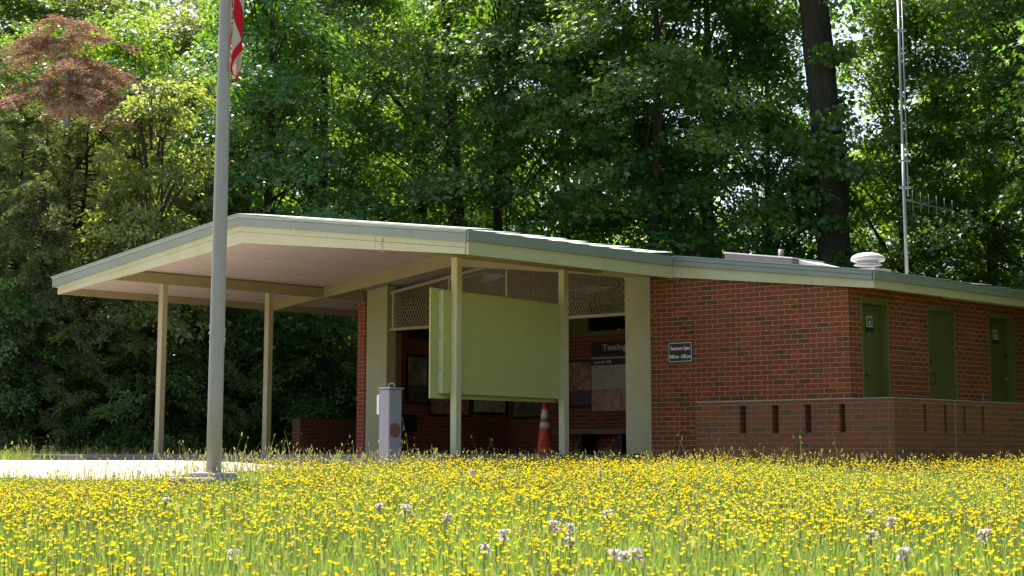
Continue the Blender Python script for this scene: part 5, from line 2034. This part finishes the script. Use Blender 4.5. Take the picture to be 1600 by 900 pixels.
# fringe along the path, the slab and the verge behind the path
fr = []
for _ in range(60):
    Xf, Yf, Df, Lf = scatter(4000, 16, 33.5, r, power=0.0)
    dp = poly_dist(Xf, Yf, PATH)
    sl_ = np.minimum(np.where((Xf > -3.2) & (Xf < -2.0), np.abs(Xf + 2.5), 9), np.where((Xf > -4) & (Xf < -2.5), np.abs(Yf + 4.85), 9))
    nearfee = np.hypot(Xf - fx - 0.2, Yf - fy + 0.2)
    verge = (Df > 28.5) & (Df < 33.3) & (Lf < -3.5)
    lowwall = (Yf > -2.6) & (Yf < -2.14) & (Xf > -1) & (Xf < 2.4)
    keep = meadow_ok(Xf, Yf, 0.02) & (((dp < 0.22) & (r.uniform(size=len(Xf)) < 0.35)) | ((sl_ < 0.28) & (r.uniform(size=len(Xf)) < 0.25)) | ((nearfee < 0.45) & (r.uniform(size=len(Xf)) < 0.5)) | (verge & (r.uniform(size=len(Xf)) < 0.10)) | (lowwall & (r.uniform(size=len(Xf)) < 0.2)))
    fr.append(np.column_stack([Xf[keep], Yf[keep]]))
fr = np.concatenate(fr)[:3600]
X2, Y2 = fr[:, 0], fr[:, 1]
D2, L2 = DL(X2, Y2)
H2 = r.uniform(0.12, 0.36, len(X2)) * np.where(r.uniform(size=len(X2)) < 0.12, 1.5, 1.0)
H2 = np.where(D2 > 28, H2 * 0.9, H2)
XX, YY, HH = np.concatenate([X1, X2]), np.concatenate([Y1, Y2]), np.concatenate([H1, H2])
V, F4, F3, tipP = blades(XX, YY, HH, np.full(len(XX), 0.0035) * (1 + DL(XX, YY)[0] / 20), r, lean=0.22)
# seed heads
n = len(tipP)
hd = r.uniform(0.025, 0.055, n)
Z0 = tipP.copy()
ld = np.column_stack([r.normal(size=n) * 0.25, r.normal(size=n) * 0.25, np.ones(n)])
Vh, F4h, F3h = needle_arrays(Z0 - ld * (hd * 0.7)[:, None], ld, hd * 1.1, r.uniform(0.006, 0.012, n), r)
base = len(V)
me = np_mesh('seeding_grass', np.concatenate([V, Vh]), [F4, F3, F4h + base, F3h + base], MAT['stalk'])
o_ = bpy.data.objects.new('seeding_grass', me)
COL.objects.link(o_)
tag(o_, 'tall pale seeding grass along the path, slab and low wall', 'grass', kind='stuff')

# green weeds on the verge behind the path and the slab edge
X, Y, D, L = scatter(60000, 20, 33.6, r, power=0.0)
ok = meadow_ok(X, Y, 0.02) & (((D > 28.2) & (L < -3.5)) | ((X > -2.7) & (X < -2.1) & (Y > -5) & (Y < -2)))
X, Y, D = X[ok], Y[ok], D[ok]
n = len(X)
V, F4, F3, _ = blades(X, Y, r.uniform(0.08, 0.26, n), r.uniform(0.006, 0.012, n) * 1.5, r)
me = np_mesh('verge_weeds', V, [F4, F3], MAT['grass'])
o_ = bpy.data.objects.new('verge_weeds', me)
COL.objects.link(o_)
tag(o_, 'green weeds along the verge at the foot of the wood', 'weeds', kind='stuff')


# buttercups: five petals round a small centre on a thin stem
def buttercups(P, size, r, tilt=0.45):
    n = len(P)
    nv = unit(np.column_stack([r.normal(size=n) * tilt, r.normal(size=n) * tilt, np.ones(n)]))
    ref = np.tile([1.0, 0.0, 0.0], (n, 1))
    a = unit(np.cross(nv, ref))
    b = np.cross(nv, a)
    ph = r.uniform(0, 2 * np.pi, n)
    Vs, Fs = [], []
    cup = r.uniform(0.25, 0.75, n)
    for k in range(5):
        t = ph + k * 2 * np.pi / 5
        w = 0.62
        d0 = a * np.cos(t)[:, None] + b * np.sin(t)[:, None]
        dl = a * np.cos(t - w)[:, None] + b * np.sin(t - w)[:, None]
        dr = a * np.cos(t + w)[:, None] + b * np.sin(t + w)[:, None]
        s = size[:, None]
        c = cup[:, None]
        Vs.append(np.stack([P, P + s * (dl * 0.36 + nv * c * 0.25), P + s * (d0 * 0.5 + nv * c * 0.42), P + s * (dr * 0.36 + nv * c * 0.25)], 1))
    V = np.stack(Vs, 1).reshape(-1, 3)
    F = np.arange(n * 20).reshape(-1, 4)
    return V, F


X, Y, D, L = scatter(77000, 4.6, 23.6, r, power=0.12)
den = 0.10 + 0.62 * patch(X, Y, 0.6, 2.0) ** 1.4 + 0.75 * patch(X, Y, 2.3, 0.3) * patch(X, Y, 1.1, 4.0) + 0.30 * smooth(0.0, -3.0, L) * smooth(19.0, 9.0, D)
den = np.where(poly_dist(X, Y, PATH) < 0.35, den * 0.6, den)
shl = (X - px) * 0.94 + (Y - py) * -0.34
shd = np.abs((X - px) * 0.34 + (Y - py) * 0.94)
uu_ = 800.0 + L / D * FPX
den = np.where((uu_ > 328) & (uu_ < 414) & (D > 15.9) & (D < 18.8), den * 0.06, den)
den = np.where((shl > -0.1) & (shl < 1.6) & (shd < 0.3), den * 0.08, den)
ok = meadow_ok(X, Y, 0.04) & (r.uniform(size=len(X)) < den)
X, Y, D, L = X[ok], Y[ok], D[ok], L[ok]
order = np.argsort(D)
X, Y, D, L = X[order], Y[order], D[order], L[order]
n = len(X)
Zg = h_ground(X, Y)
hb_ = np.clip(r.normal(0.165, 0.045, n), 0.06, 0.30)
P = np.column_stack([X + r.normal(size=n) * 0.02, Y + r.normal(size=n) * 0.02, Zg + hb_])
size = r.uniform(0.0155, 0.0245, n)
# the 300 nearest that stand inside the frame are things of their own
inside = (np.abs(L) < D * 0.28) & (P[:, 2] > -0.0516 - (900 - 715) / FPX * D)
near = np.nonzero(inside)[0][:300]
mask = np.ones(n, bool)
mask[near] = False
Pf, sf = P[mask], size[mask]
V, F = buttercups(Pf, sf, r)
# their stems
base_ = np.column_stack([X[mask], Y[mask], Zg[mask]])
a = r.uniform(0, 2 * np.pi, len(Pf))
sd3 = np.column_stack([np.cos(a), np.sin(a), np.zeros(len(Pf))]) * 0.0016
Vs = np.stack([base_ - sd3, base_ + sd3, Pf + sd3, Pf - sd3], 1).reshape(-1, 3)
Fs = np.arange(len(Vs)).reshape(-1, 4) + len(V)
mi = np.concatenate([np.zeros(len(F)), np.ones(len(Fs))])
me = np_mesh('buttercups', np.concatenate([V, Vs]), np.concatenate([F, Fs]), [MAT['petal'], MAT['stem']], mi=mi)
o_ = bpy.data.objects.new('buttercup_carpet', me)
COL.objects.link(o_)
tag(o_, 'carpet of yellow buttercups over the whole meadow', 'buttercups', kind='stuff')

protoB = []
for k in range(6):
    rk = np.random.default_rng(700 + k)
    V, F = buttercups(np.zeros((1, 3)), np.array([1.0]), rk, 0.4)
    fm = np_mesh('flower_head', V, F, MAT['petal'])
    # stem, unit height, hanging down from the head
    m = MB()
    m.tube([(rk.normal() * 0.06, rk.normal() * 0.06, -1.0), (0.02, 0.01, -0.5), (0, 0, 0)], [0.009, 0.008, 0.006], 5)
    sm = mesh_from_mb(m, 'stem', MAT['stem'])
    protoB.append((fm, sm))
for i in near:
    fm, sm = protoB[int(i) % 6]
    root = bpy.data.objects.new('buttercup', sm)
    COL.objects.link(root)
    root.location = P[i]
    hgt_ = float(P[i][2] - Zg[i])
    root.scale = (hgt_, hgt_, hgt_)
    tag(root, 'yellow buttercup on a thin stem in the nearest part of the meadow', 'buttercup', 'buttercups in the foreground')
    hd_ = bpy.data.objects.new('flower_head', fm)
    COL.objects.link(hd_)
    hd_.parent = root
    s_ = float(size[i]) / hgt_
    hd_.scale = (s_, s_, s_)
    hd_.rotation_euler = (random.uniform(-0.25, 0.25), random.uniform(-0.25, 0.25), random.uniform(0, 6.28))

# pale lavender wild sage spikes
def sage_protos():
    out_ = []
    for k in range(3):
        rk = np.random.default_rng(900 + k)
        m = MB()
        m.tube([(0.0, 0, -0.34), (0.008, 0.004, -0.15), (0, 0, 0.03)], [0.0032, 0.0028, 0.002], 6)
        for w in range(2):
            z = -0.035 * w
            for q in range(5):
                a = q * 1.26 + w
                d = Vector((math.cos(a), math.sin(a), 0.1))
                m.tube([Vector((0, 0, z)), Vector((0, 0, z)) + d * 0.012], [0.005, 0.004], 5)
        st = mesh_from_mb(m, 'stem', MAT['stem'])
        st.materials.clear()
        st.materials.append(MAT['sage_dark'])
        Vp, Fp = [], []
        P_, N_, D_ = [], [], []
        for w in range(2):
            for q in range(6 - w):
                a = q * 1.05 + w * 0.5 + rk.uniform(-0.2, 0.2)
                d = np.array([math.cos(a), math.sin(a), -0.55 + rk.uniform(-0.3, 0.3)])
                for j in range(2):
                    P_.append([math.cos(a) * 0.008, math.sin(a) * 0.008, 0.018 - 0.036 * w])
                    D_.append(d + rk.normal(size=3) * 0.25)
                    N_.append([math.cos(a) * 0.6, math.sin(a) * 0.6, 0.8])
        P_, N_, D_ = np.array(P_), np.array(N_), np.array(D_)
        V, F = leaf_mesh_arrays(P_, unit(N_), D_, np.full(len(P_), 0.034) * rk.uniform(0.75, 1.2, len(P_)), fold=0.15, width=0.26)
        out_.append((st, np_mesh('blossom', V, F, MAT['sage'])))
    return out_


SP = sage_protos()
sages = [
    (596, 787, 10.5, 'pale sage spike in the meadow below the pillar box, left of a taller twin'),
    (638, 790, 10.3, 'tall two tiered pale sage spike in the meadow below the pillar box'),
    (701, 803, 9.8, 'pale sage spike in the meadow below the left post of the olive board'),
    (740, 735, 16.0, 'tall pale sage spike near the far edge of the meadow below the olive board'),
    (788, 828, 8.8, 'pale sage spike in the meadow below the middle of the olive board'),
    (760, 850, 8.0, 'low pale sage spike below and left of the one under the olive board'),
    (867, 815, 9.3, 'pale sage spike in the meadow straight below the traffic cone'),
    (890, 818, 9.2, 'small pale sage spike in the meadow just right of the cone'),
    (949, 797, 10.0, 'large pale sage spike in the meadow below the bench'),
    (890, 838, 8.4, 'pale sage spike in the second row below the cone'),
    (937, 735, 16.5, 'pale sage spike at the far edge of the meadow near the bench'),
    (958, 858, 7.9, 'left one of a cluster of pale sage spikes in the lower meadow, right of centre'),
    (972, 860, 7.8, 'middle one of a cluster of pale sage spikes in the lower meadow, right of centre'),
    (990, 857, 7.9, 'right one of a cluster of pale sage spikes in the lower meadow, right of centre'),
    (1351, 795, 9.9, 'pale sage spike in the meadow below the nearest restroom door'),
    (1384, 808, 9.2, 'large drooping pale sage spike in the meadow below the corner of the low wall'),
    (1352, 827, 8.6, 'withered pale sage spike below the one under the restroom door'),
    (1525, 827, 8.6, 'lone pale sage spike in the meadow near the right edge'),
    (1400, 855, 7.8, 'small pale sage spike low in the meadow on the right'),
    (268, 778, 11.2, 'lone pale sage spike in the meadow left of the flagpole'),
    (375, 858, 7.9, 'small pale sage spike low in the meadow below the flagpole'),
]
for k, (u, v, D, lab) in enumerate(sages):
    x, y = uD(u, D)
    gz = float(h_ground(x, y))
    zt_ = zAt(v, D)
    st, bl = SP[k % 3]
    hh = max(0.12, zt_ - gz)
    root = bpy.data.objects.new('wild_sage', st)
    COL.objects.link(root)
    root.location = (x, y, zt_ - 0.0)
    root.rotation_euler = (random.uniform(-0.1, 0.1), random.uniform(-0.1, 0.1), random.uniform(0, 6))
    root.scale = (1.0, 1.0, hh / 0.34)
    tag(root, lab, 'wild flower', 'wild sage in the meadow')
    bo = bpy.data.objects.new('blossom', bl)
    COL.objects.link(bo)
    bo.parent = root
    s_ = random.uniform(0.62, 0.98)
    bo.scale = (s_, s_, s_ * 0.34 / hh)
